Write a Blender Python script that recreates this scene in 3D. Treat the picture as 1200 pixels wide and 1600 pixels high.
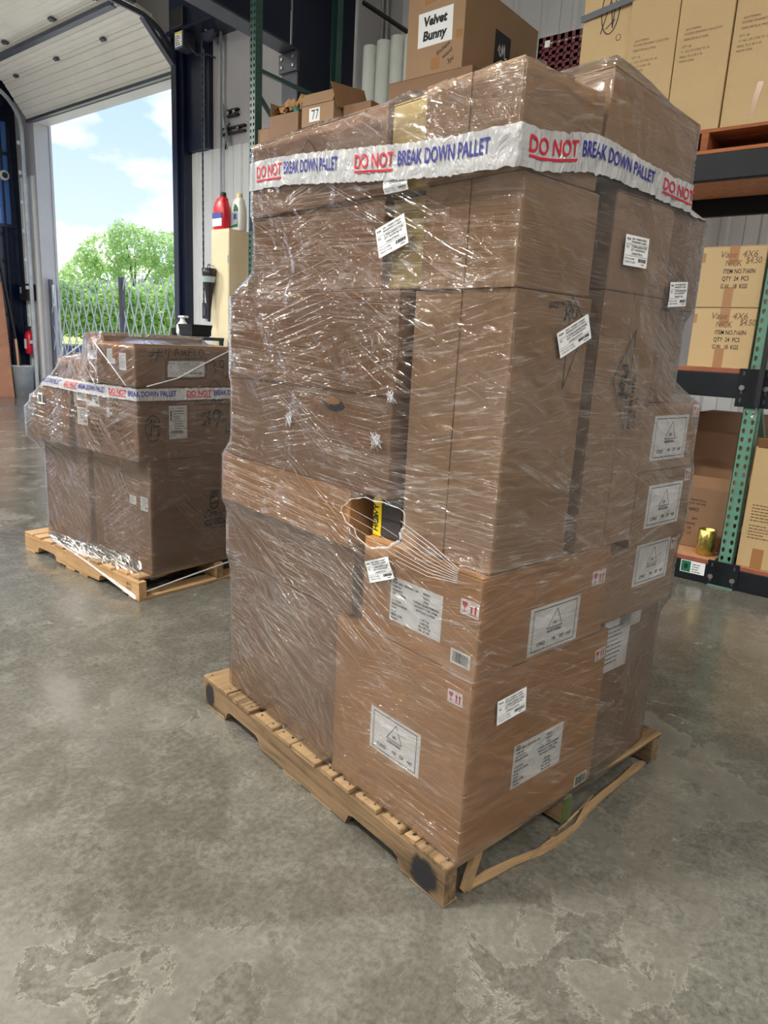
import bpy, bmesh, math, random
import numpy as np
from mathutils import Vector, Matrix
for o in list(bpy.data.objects): bpy.data.objects.remove(o)
R = random.Random(7)
SC = bpy.context.scene
COL = SC.collection
PI = math.pi

# ------------------------------------------------------------------ camera
cam_d = bpy.data.cameras.new('camera'); cam = bpy.data.objects.new('camera', cam_d); COL.objects.link(cam)
cam_d.sensor_fit = 'VERTICAL'; cam_d.sensor_height = 36.0; cam_d.lens = 1092.5553 / 1600 * 36
cam_d.clip_start = 0.02; cam_d.clip_end = 600
TH = math.radians(9.914028)           # yaw of the big pallet against the building
def cam_setup():
    yaw = math.radians(41.72068906) + TH; pit = math.radians(13.32890732); rol = math.radians(3.05156584)
    f = Vector((math.sin(yaw)*math.cos(pit), math.cos(yaw)*math.cos(pit), -math.sin(pit)))
    r = Vector((math.cos(yaw), -math.sin(yaw), 0)); u = r.cross(f)
    c, s = math.cos(rol), math.sin(rol)
    r2 = c*r + s*u; u2 = -s*r + c*u
    m = Matrix(((r2.x, u2.x, -f.x, -1.2287), (r2.y, u2.y, -f.y, -0.7282), (r2.z, u2.z, -f.z, 1.30488), (0, 0, 0, 1)))
    cam.matrix_world = m
cam_setup()
SC.camera = cam

# ------------------------------------------------------------------ world, sun, lamps, exposure
SC.view_settings.view_transform = 'Standard'; SC.view_settings.look = 'None'
SC.view_settings.gamma = 1; SC.view_settings.use_curve_mapping = False
SC.view_settings.exposure = 0.2
def setup_world():
    w = bpy.data.worlds.new('sky'); SC.world = w; w.use_nodes = True
    nt = w.node_tree; nt.nodes.clear(); N = nt.nodes.new; L = nt.links.new
    out = N('ShaderNodeOutputWorld'); bg = N('ShaderNodeBackground'); bg.inputs[1].default_value = 1.75
    tc = N('ShaderNodeTexCoord'); sep = N('ShaderNodeSeparateXYZ'); L(tc.outputs['Generated'], sep.inputs[0])
    mr = N('ShaderNodeMapRange'); mr.inputs[1].default_value = -.05; mr.inputs[2].default_value = .6; L(sep.outputs[2], mr.inputs[0])
    cr = N('ShaderNodeValToRGB'); L(mr.outputs[0], cr.inputs[0])
    cr.color_ramp.elements[0].color = (.56, .62, .72, 1); cr.color_ramp.elements[1].color = (.15, .28, .70, 1)
    e = cr.color_ramp.elements.new(.45); e.color = (.33, .44, .76, 1)
    mp = N('ShaderNodeMapping'); mp.inputs['Scale'].default_value = (1, 1, 2.2); L(tc.outputs['Generated'], mp.inputs[0])
    no = N('ShaderNodeTexNoise'); no.inputs['Scale'].default_value = 5.5; no.inputs['Detail'].default_value = 7; no.inputs['Roughness'].default_value = .52
    L(mp.outputs[0], no.inputs['Vector'])
    cc = N('ShaderNodeValToRGB'); cc.color_ramp.elements[0].position = .47; cc.color_ramp.elements[1].position = .6; L(no.outputs[0], cc.inputs[0])
    mx = N('ShaderNodeMixRGB'); L(cc.outputs[0], mx.inputs[0]); L(cr.outputs[0], mx.inputs[1]); mx.inputs[2].default_value = (.70, .71, .73, 1)
    L(mx.outputs[0], bg.inputs[0]); L(bg.outputs[0], out.inputs[0])
setup_world()
def add_light(name, kind, loc, rot, energy, color, size=None, size_y=None):
    d = bpy.data.lights.new(name, kind); d.energy = energy; d.color = color
    if kind == 'AREA':
        d.shape = 'RECTANGLE'; d.size = size; d.size_y = size_y
    o = bpy.data.objects.new(name, d); o.location = loc; o.rotation_euler = rot; COL.objects.link(o); return o
sun = add_light('sun', 'SUN', (0, 0, 30), (math.radians(38), 0, math.radians(160)), 5.5, (1, .95, .86)); sun.data.angle = .009
LAMPS = [(-3.4, -3.0, 5.2, 150), (-0.9, -5.0, 5.2, 130), (-2.3, 2.2, 5.2, 270), (-3.0, 6.4, 5.2, 235), (0.6, 7.8, 4.3, 200), (-7.5, 0.5, 5.2, 200), (-7.5, 7, 5.2, 200)]   # high-bay positions, watts
UPLIGHT_FILL = 60  # power of the upward fill added to brighten the overhead door

# ------------------------------------------------------------------ node helper and materials
class NT:
    def __init__(s, name):
        s.m = bpy.data.materials.new(name); s.m.use_nodes = True; s.t = s.m.node_tree; s.t.nodes.clear()
        s.out = s.n('ShaderNodeOutputMaterial')
    def n(s, k, **kw):
        x = s.t.nodes.new(k)
        for a, b in kw.items(): setattr(x, a, b)
        return x
    def l(s, a, b): s.t.links.new(a, b)
    def val(s, sock, v):
        if hasattr(v, 'links'): s.l(v, sock)
        else: sock.default_value = v
    def coord(s, kind='Object', scale=(1, 1, 1), rot=(0, 0, 0), rnd=False):
        tc = s.n('ShaderNodeTexCoord'); mp = s.n('ShaderNodeMapping'); mp.inputs['Scale'].default_value = scale; mp.inputs['Rotation'].default_value = rot
        s.l(tc.outputs[kind], mp.inputs[0])
        if rnd:
            oi = s.n('ShaderNodeObjectInfo'); ad = s.n('ShaderNodeVectorMath', operation='ADD'); ml = s.n('ShaderNodeMath', operation='MULTIPLY')
            s.l(oi.outputs['Random'], ml.inputs[0]); ml.inputs[1].default_value = 37.0
            s.l(mp.outputs[0], ad.inputs[0]); s.l(ml.outputs[0], ad.inputs[1]); return ad.outputs[0]
        return mp.outputs[0]
    def noise(s, vec, scale, detail=4, rough=.5, dist=0):
        x = s.n('ShaderNodeTexNoise'); x.inputs['Scale'].default_value = scale; x.inputs['Detail'].default_value = detail
        x.inputs['Roughness'].default_value = rough; x.inputs['Distortion'].default_value = dist; s.l(vec, x.inputs['Vector']); return x.outputs[0]
    def ramp(s, fac, stops):
        x = s.n('ShaderNodeValToRGB'); s.l(fac, x.inputs[0]); cr = x.color_ramp
        while len(cr.elements) < len(stops): cr.elements.new(.5)
        for e, (p, c) in zip(cr.elements, stops):
            e.position = p; e.color = c if len(c) == 4 else (*c, 1)
        return x.outputs[0]
    def mix(s, fac, a, b, mode='MIX'):
        x = s.n('ShaderNodeMixRGB', blend_type=mode); s.val(x.inputs[0], fac)
        for i, v in ((1, a), (2, b)):
            if hasattr(v, 'links'): s.l(v, x.inputs[i])
            else: x.inputs[i].default_value = (*v, 1) if len(v) == 3 else v
        return x.outputs[0]
    def math(s, op, a, b=0.0, clamp=False):
        x = s.n('ShaderNodeMath', operation=op); x.use_clamp = clamp; s.val(x.inputs[0], a); s.val(x.inputs[1], b); return x.outputs[0]
    def bump(s, h, strength, dist=.01, nrm=None):
        x = s.n('ShaderNodeBump'); x.inputs['Strength'].default_value = strength; x.inputs['Distance'].default_value = dist; s.l(h, x.inputs['Height'])
        if nrm: s.l(nrm, x.inputs['Normal'])
        return x.outputs[0]
    def pbsdf(s, col, rough=.5, metal=0.0, spec=.5, nrm=None, out=True, **kw):
        b = s.n('ShaderNodeBsdfPrincipled')
        if hasattr(col, 'links'): s.l(col, b.inputs['Base Color'])
        else: b.inputs['Base Color'].default_value = (*col, 1)
        s.val(b.inputs['Roughness'], rough); s.val(b.inputs['Metallic'], metal); b.inputs['Specular IOR Level'].default_value = spec
        if nrm: s.l(nrm, b.inputs['Normal'])
        for k, v in kw.items(): s.val(b.inputs[k.replace('_', ' ')], v)
        if out: s.l(b.outputs[0], s.out.inputs[0])
        return b.outputs[0]

def srgb(r, g, b):
    f = lambda c: (c/255/12.92) if c/255 <= .04045 else ((c/255+.055)/1.055)**2.4
    return (f(r), f(g), f(b))
def plain(name, col, rough=.5, metal=0.0, spec=.5, var=.12, scale=12, bump=0.0):
    t = NT(name); v = t.coord(rnd=True); n = t.noise(v, scale, 4, .6)
    c = t.mix(t.ramp(n, [(.3, (0, 0, 0)), (.7, (1, 1, 1))]), tuple(x*(1-var) for x in col), tuple(min(1, x*(1+var)) for x in col))
    nb = t.bump(n, bump, .004) if bump else None
    t.pbsdf(c, rough, metal, spec, nb); return t.m
def cardboard(name, col, dent=.35):
    t = NT(name); v = t.coord(rnd=True)
    n1 = t.noise(v, 3.2, 4, .6); n2 = t.noise(t.coord(scale=(6, 6, 60), rnd=True), 9, 3, .6); n3 = t.noise(t.coord(scale=(1, 1, .25), rnd=True), 7, 2, .5, .6)
    oi = t.n('ShaderNodeObjectInfo')
    tone = t.math('ADD', t.math('MULTIPLY', n1, .34), t.math('MULTIPLY', n2, .16))
    tone = t.math('ADD', tone, t.math('MULTIPLY', oi.outputs['Random'], .14))
    c = t.mix(tone, tuple(x*.72 for x in col), tuple(min(1, x*1.28) for x in col))
    wv = t.n('ShaderNodeTexWave'); wv.inputs['Scale'].default_value = 55; wv.inputs['Distortion'].default_value = .4
    t.l(t.coord(scale=(1, 1, 0)), wv.inputs['Vector'])
    nb = t.bump(n3, dent, .012); nb = t.bump(wv.outputs[0], .05, .001, nb)
    t.pbsdf(c, .62, 0, .35, nb); return t.m
M = {}
M['kraft'] = cardboard('kraft_cardboard', srgb(170, 138, 107))
M['kraft_dark'] = cardboard('brown_cardboard', srgb(150, 117, 91))
M['kraft_warm'] = cardboard('warm_cardboard', srgb(184, 138, 92))
M['kraft_pale'] = cardboard('pale_cardboard', srgb(200, 178, 122))
M['kraft_tan'] = cardboard('tan_cardboard', srgb(200, 172, 128), .12)
M['kraft_in'] = cardboard('inner_cardboard', srgb(150, 112, 80))
M['paper'] = plain('white_label_paper', srgb(236, 238, 240), .45, var=.03, scale=5)
M['ink'] = plain('black_print', (.012, .012, .014), .55, var=.1)
M['faint'] = plain('faded_print', srgb(108, 84, 62), .7, var=.1)
M['red'] = plain('red_print', srgb(196, 26, 52), .5, var=.05)
M['blue'] = plain('blue_print', srgb(38, 44, 140), .5, var=.05)
M['tape'] = plain('brown_packing_tape', srgb(166, 122, 78), .22, var=.06, spec=.6)
M['yellow'] = plain('yellow_tape', srgb(232, 205, 20), .35, var=.05)
def black(name, v, rough, **k): return plain(name, v, rough, var=.2, **k)
M['black'] = black('black_plastic', (.014, .014, .016), .45)
M['blackbox'] = black('black_box_board', (.045, .04, .04), .6)
M['beam'] = plain('black_rack_enamel', (.009, .011, .015), .5, var=.5, scale=3, spec=.25)
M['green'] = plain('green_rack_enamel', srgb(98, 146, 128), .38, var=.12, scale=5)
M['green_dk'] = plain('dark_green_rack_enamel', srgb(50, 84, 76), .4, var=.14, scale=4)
M['navy'] = plain('navy_steel_paint', srgb(20, 28, 52), .3, var=.25, scale=1.2)
M['navy_gloss'] = plain('gloss_navy_panel', srgb(14, 24, 48), .14, var=.3, scale=.8)
M['steel'] = plain('galvanised_steel', srgb(190, 198, 204), .35, .25, var=.15, scale=6)
M['steel_dk'] = plain('dark_steel', srgb(74, 78, 90), .4, .2, var=.2, scale=5)
M['chrome'] = plain('zinc_bolt', srgb(205, 205, 205), .25, .9, var=.08)
M['wall_grey'] = plain('grey_wall_panel', srgb(172, 172, 176), .5, var=.07, scale=1.5)
M['liner'] = plain('white_ribbed_panel', srgb(206, 210, 214), .38, var=.05, scale=2)
M['insul'] = plain('white_insulation', srgb(226, 222, 208), .55, var=.05, scale=2)
M['door_panel'] = plain('white_door_section', srgb(222, 220, 210), .42, var=.05, scale=2)
M['cream'] = plain('cream_cabinet_paint', srgb(226, 214, 180), .4, var=.06, scale=3)
M['redboard'] = plain('red_edged_board', srgb(150, 84, 62), .65, var=.15, scale=8)
M['chip'] = plain('particle_board', srgb(196, 148, 112), .7, var=.16, scale=30)
M['crate'] = plain('maroon_plastic', srgb(96, 16, 32), .35, var=.1)
M['pvc'] = plain('white_tube', srgb(206, 212, 208), .35, var=.04)
M['jug_white'] = plain('white_jug_plastic', srgb(232, 234, 230), .35, var=.04)
M['jug_red'] = plain('red_jug_plastic', srgb(206, 32, 52), .32, var=.06)
M['jug_blue'] = plain('blue_label', srgb(66, 82, 160), .4, var=.05)
M['jug_green'] = plain('green_label', srgb(24, 112, 78), .4, var=.06)
M['grey_label'] = plain('grey_label', srgb(160, 176, 178), .4, var=.05)
M['cap'] = plain('cream_cap', srgb(226, 206, 150), .4, var=.05)
M['ext_red'] = plain('extinguisher_red', srgb(196, 22, 44), .28, var=.06)
M['ply'] = plain('brown_plywood', srgb(176, 124, 92), .6, var=.14, scale=4)
M['cup'] = plain('kraft_paper_fill', srgb(190, 150, 104), .7, var=.2, scale=9)
M['cloth'] = plain('green_cloth', srgb(70, 128, 118), .8, var=.2)
M['grey_strap'] = plain('grey_strap', srgb(92, 98, 106), .5, var=.08)
M['gate'] = plain('pale_gate_paint', srgb(176, 190, 206), .4, var=.08)
def emit(name, col, s):
    t = NT(name); e = t.n('ShaderNodeEmission'); e.inputs[0].default_value = (*col, 1); e.inputs[1].default_value = s; t.l(e.outputs[0], t.out.inputs[0]); return t.m
M['lampface'] = emit('lamp_diffuser', (1, .97, .92), 9)
def wood(name, col, axis, dark=.4):
    t = NT(name); sc = [26, 26, 26]; sc[axis] = 1.6
    v = t.coord(scale=tuple(sc), rnd=True); n = t.noise(v, 1.6, 6, .65, .7); sc2 = [7, 7, 7]; sc2[axis] = 2.2; n2 = t.noise(t.coord(scale=tuple(sc2), rnd=True), 1.3, 3, .6)
    oi = t.n('ShaderNodeObjectInfo')
    f = t.math('ADD', t.math('MULTIPLY', n, .62), t.math('MULTIPLY', n2, .5)); f = t.math('ADD', f, t.math('MULTIPLY', oi.outputs['Random'], .3))
    c = t.ramp(f, [(.50, tuple(x*dark for x in col)), (.66, tuple(x*.72 for x in col)), (.80, tuple(x*.95 for x in col)), (1.0, tuple(min(1, x*1.3) for x in col))])
    t.pbsdf(c, .78, 0, .25, t.bump(n, .6, .004)); return t.m
M['wood_x'] = wood('pallet_wood_across', srgb(160, 132, 98), 0, .22)
M['wood_y'] = wood('pallet_wood_along', srgb(150, 124, 94), 1, .25)
def stringer_mat():
    m = M['wood_y'].copy(); m.name = 'smudged_stringer_wood'; nt = m.node_tree; b = next(n for n in nt.nodes if n.type == 'BSDF_PRINCIPLED'); src = b.inputs['Base Color'].links[0].from_socket
    tc = nt.nodes.new('ShaderNodeTexCoord'); sp = nt.nodes.new('ShaderNodeSeparateXYZ'); nt.links.new(tc.outputs['Object'], sp.inputs[0])
    def mt(op, a, c=0.0):
        x = nt.nodes.new('ShaderNodeMath'); x.operation = op
        for k, v in ((0, a), (1, c)):
            if hasattr(v, 'links'): nt.links.new(v, x.inputs[k])
            else: x.inputs[k].default_value = v
        return x.outputs[0]
    def spot(cy, cz, ry, rz): 
        q = mt('POWER', mt('ABSOLUTE', mt('DIVIDE', mt('SUBTRACT', sp.outputs[1], cy), ry)), 2.6); w = mt('POWER', mt('ABSOLUTE', mt('DIVIDE', mt('SUBTRACT', sp.outputs[2], cz), rz)), 2.6); return mt('ADD', q, w)
    d = mt('MINIMUM', spot(.072, .048, .048, .043), spot(1.176, .05, .034, .042))
    no = nt.nodes.new('ShaderNodeTexNoise'); no.inputs['Scale'].default_value = 38; no.inputs['Detail'].default_value = 5; nt.links.new(tc.outputs['Object'], no.inputs['Vector'])
    d = mt('ADD', d, mt('MULTIPLY', mt('SUBTRACT', no.outputs[0], .5), 1.5))
    r = nt.nodes.new('ShaderNodeMapRange'); r.inputs[1].default_value = 1.25; r.inputs[2].default_value = .55; r.inputs[3].default_value = 0; r.inputs[4].default_value = .93; nt.links.new(d, r.inputs[0])
    mx = nt.nodes.new('ShaderNodeMixRGB'); nt.links.new(r.outputs[0], mx.inputs[0]); nt.links.new(src, mx.inputs[1]); mx.inputs[2].default_value = (.016, .018, .024, 1); nt.links.new(mx.outputs[0], b.inputs['Base Color']); return m
M['wood_smudged'] = stringer_mat()
M['wood_lx'] = wood('light_pallet_wood_across', srgb(190, 156, 114), 0, .4)
M['wood_ly'] = wood('light_pallet_wood_along', srgb(186, 150, 108), 1, .4)
M['wood_red'] = wood('red_pallet_wood', srgb(176, 108, 72), 1, .55)
M['green_paint'] = plain('green_end_paint', srgb(86, 104, 62), .6, var=.25)
def metal_gold():
    t = NT('gold_foil'); v = t.coord(scale=(1, 1, .8)); n = t.noise(v, 55, 3, .6)
    t.pbsdf(t.mix(n, srgb(130, 104, 40), srgb(240, 220, 130)), .22, .9, .5, t.bump(n, .9, .004)); return t.m
M['gold'] = metal_gold()
def concrete(name):
    t = NT(name); v = t.coord()
    big = t.noise(v, .5, 4, .55, .3); mid = t.noise(v, 6.5, 8, .68, .3); fine = t.noise(v, 60, 5, .7); speck = t.noise(t.coord(scale=(1, .7, 1)), 26, 3, .6, .3)
    c = t.ramp(big, [(.33, srgb(118, 114, 104)), (.52, srgb(140, 138, 130)), (.70, srgb(158, 157, 149))])
    c = t.mix(t.ramp(mid, [(.45, (0, 0, 0)), (.66, (.6, .6, .6))]), c, srgb(178, 177, 169))
    c = t.mix(t.math('MULTIPLY', t.ramp(fine, [(.38, (1, 1, 1)), (.60, (0, 0, 0))]), .5), c, srgb(88, 85, 77))
    c = t.mix(t.math('MULTIPLY', t.ramp(speck, [(.58, (0, 0, 0)), (.68, (1, 1, 1))]), .34), c, srgb(88, 84, 74))
    # pale worn coating edges: thin iso lines of a warped noise, only in worn zones
    w1 = t.noise(v, 5.5, 10, .70, .4)
    iso = t.ramp(w1, [(.478, (0, 0, 0)), (.487, (1, 1, 1)), (.492, (1, 1, 1)), (.50, (0, 0, 0))])
    zone = t.ramp(t.noise(v, 1.3, 4, .6), [(.49, (0, 0, 0)), (.62, (1, 1, 1))])
    worn = t.ramp(w1, [(.485, (0, 0, 0)), (.50, (1, 1, 1))])
    wz = t.math('MULTIPLY', worn, zone)
    c = t.mix(t.math('MULTIPLY', wz, .22), c, srgb(192, 189, 179))
    c = t.mix(t.math('MULTIPLY', t.math('MULTIPLY', iso, zone), .6), c, srgb(214, 210, 198))
    for sc, rt, th in (((3.0, 60, 1), .5, .70), ((5, 110, 1), -.35, .68), ((4, 70, 1), 1.2, .71)):     # thin drag scratches
        q = t.noise(t.coord(scale=sc, rot=(0, 0, rt)), 2.0, 3, .5, .1); c = t.mix(t.math('MULTIPLY', t.ramp(q, [(th, (0, 0, 0)), (th+.04, (1, 1, 1))]), .3), c, srgb(196, 192, 182))
    c = t.mix(1.0, c, (.56, .555, .54), 'MULTIPLY')
    rg = t.math('ADD', t.math('MULTIPLY', wz, .16), t.math('ADD', t.math('MULTIPLY', mid, .22), .07))
    nb = t.bump(t.math('ADD', t.math('MULTIPLY', fine, .4), mid), .10, .004)
    t.pbsdf(c, rg, 0, .8, nb); return t.m
M['floor'] = concrete('polished_concrete')
def glass(name, col):
    t = NT(name); t.pbsdf(col, .06, 0, .8); return t.m
M['glass'] = glass('painted_sky_glass', srgb(70, 116, 190))  # blue paints the sky's reflection into the opaque panes
def grassmat():
    t = NT('grass_ground'); v = t.coord(); n = t.noise(v, .7, 6, .7)
    t.pbsdf(t.ramp(n, [(.3, srgb(150, 176, 92)), (.7, srgb(206, 216, 140))]), .9, 0, .1); return t.m
M['grass'] = grassmat()
M['apron'] = plain('sunlit_pavement', srgb(196, 192, 182), .8, var=.1, scale=2)
def leaf(name, a, b):
    t = NT(name); v = t.coord(); n = t.noise(v, 1.2, 5, .7)
    c = t.ramp(n, [(.3, a), (.7, b)])
    d = t.n('ShaderNodeBsdfDiffuse'); t.l(c, d.inputs[0]); tr = t.n('ShaderNodeBsdfTranslucent'); t.l(c, tr.inputs[0])
    m = t.n('ShaderNodeMixShader'); m.inputs[0].default_value = .45; t.l(d.outputs[0], m.inputs[1]); t.l(tr.outputs[0], m.inputs[2]); t.l(m.outputs[0], t.out.inputs[0]); return t.m
M['leaf1'] = leaf('tree_leaves', srgb(166, 200, 124), srgb(218, 232, 184))
M['leaf2'] = leaf('hedge_leaves', srgb(150, 190, 104), srgb(208, 228, 162))
M['bark'] = plain('bark', srgb(110, 92, 74), .9, var=.3)
def film(name, haze, gl, rot=.10, tint=(.985, .975, .965)):
    t = NT(name); uv = t.n('ShaderNodeTexCoord').outputs['UV']
    def mapped(scale, r=0):
        mp = t.n('ShaderNodeMapping'); mp.inputs['Rotation'].default_value = (0, 0, r); t.l(uv, mp.inputs[0])
        m2 = t.n('ShaderNodeMapping'); m2.inputs['Scale'].default_value = (*scale, 1); t.l(mp.outputs[0], m2.inputs[0]); return m2.outputs[0]
    def ridge(scale, r, w, dist=.4):
        n = t.noise(mapped(scale, r), 1, 3, .55, dist); return t.ramp(n, [(.5-w, (0, 0, 0)), (.5, (1, 1, 1)), (.5+w, (0, 0, 0))])
    def zone(scale, r, lo, hi): return t.ramp(t.noise(mapped(scale, r), 1, 3, .5), [(lo, (0, 0, 0)), (hi, (1, 1, 1))])
    r1 = t.math('MULTIPLY', ridge((1.6, 62), rot*.5, .035), zone((2.2, 4.0), .2, .42, .60))
    r2 = t.math('MULTIPLY', ridge((2.0, 38), -rot*2.2, .028), zone((1.7, 2.6), 1.2, .44, .60))
    r3 = t.math('MULTIPLY', ridge((1.3, 26), rot*4.2, .022), zone((1.5, 2.2), .7, .47, .60))
    dash = zone((16, 60), 0, .46, .62)                        # break the lines into dashes
    s1 = t.noise(mapped((2.0, 90), rot*.5), 1, 4, .6, .25)
    big = t.noise(mapped((3.4, 5.5), .3), 1, 3, .5, .6); crk = t.noise(mapped((9, 17), .5), 1, 4, .6, 1.4)
    rid = t.math('MAXIMUM', r1, t.math('MAXIMUM', r2, r3))
    h = t.math('ADD', t.math('MULTIPLY', rid, .8), t.math('MULTIPLY', s1, .5))
    nb = t.bump(big, .6, .06); nb = t.bump(crk, .28, .022, nb); nb = t.bump(h, .7, .004, nb)
    tp = t.n('ShaderNodeBsdfTransparent'); tp.inputs[0].default_value = (*tint, 1)
    gb = t.n('ShaderNodeBsdfGlossy'); gb.inputs['Roughness'].default_value = .11; gb.inputs[0].default_value = (1, 1, 1, 1); t.l(nb, gb.inputs['Normal'])
    df = t.n('ShaderNodeBsdfDiffuse'); df.inputs[0].default_value = (.80, .79, .80, 1)
    tl = t.n('ShaderNodeBsdfTranslucent'); tl.inputs[0].default_value = (.8, .8, .82, 1)
    dm = t.n('ShaderNodeMixShader'); dm.inputs[0].default_value = .3; t.l(df.outputs[0], dm.inputs[1]); t.l(tl.outputs[0], dm.inputs[2])
    lay = t.ramp(t.noise(mapped((.8, 4.2), .16), 1, 1, .4), [(.42, (.25, .25, .25)), (.45, (.7, .7, .7)), (.55, (.75, .75, .75)), (.58, (1, 1, 1))])
    w = t.math('MULTIPLY', t.math('MULTIPLY', rid, t.math('ADD', t.math('MULTIPLY', dash, .9), .1)), .38)
    hz = t.math('ADD', t.math('MULTIPLY', lay, haze), w, True)
    m1 = t.n('ShaderNodeMixShader'); t.l(hz, m1.inputs[0]); t.l(tp.outputs[0], m1.inputs[1]); t.l(dm.outputs[0], m1.inputs[2])
    fr = t.n('ShaderNodeFresnel'); fr.inputs[0].default_value = 1.6; t.l(nb, fr.inputs['Normal'])
    gf = t.math('MINIMUM', t.math('MULTIPLY', fr.outputs[0], gl), .8)
    m2 = t.n('ShaderNodeMixShader'); t.l(gf, m2.inputs[0]); t.l(m1.outputs[0], m2.inputs[1]); t.l(gb.outputs[0], m2.inputs[2])
    t.l(m2.outputs[0], t.out.inputs[0]); return t.m
M['film'] = film('stretch_film', .05, 1.2)
M['film_b'] = film('stretch_film_far', .06, 1.1, .2)
def strand():
    t = NT('film_strand'); a = t.n('ShaderNodeBsdfTransparent'); b = t.pbsdf((.86, .87, .9), .18, 0, .9, out=False)
    m = t.n('ShaderNodeMixShader'); m.inputs[0].default_value = .45; t.l(a.outputs[0], m.inputs[1]); t.l(b, m.inputs[2]); t.l(m.outputs[0], t.out.inputs[0]); return t.m
M['strand'] = strand()
def bandmat():
    t = NT('printed_film_tape'); uv = t.n('ShaderNodeTexCoord').outputs['UV']
    mp = t.n('ShaderNodeMapping'); mp.inputs['Scale'].default_value = (26, 12, 1); mp.inputs['Rotation'].default_value = (0, 0, .7); t.l(uv, mp.inputs[0])
    n = t.noise(mp.outputs[0], 1, 3, .55, 1.2); n2 = t.noise(uv, 14, 2, .5)
    b = t.pbsdf((.52, .53, .54), .2, 0, .6, t.bump(n, .6, .02, t.bump(n2, .4, .03)), out=False)
    a = t.n('ShaderNodeBsdfTransparent'); m = t.n('ShaderNodeMixShader'); m.inputs[0].default_value = .86
    t.l(a.outputs[0], m.inputs[1]); t.l(b, m.inputs[2]); t.l(m.outputs[0], t.out.inputs[0]); return t.m
M['band'] = bandmat()

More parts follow.
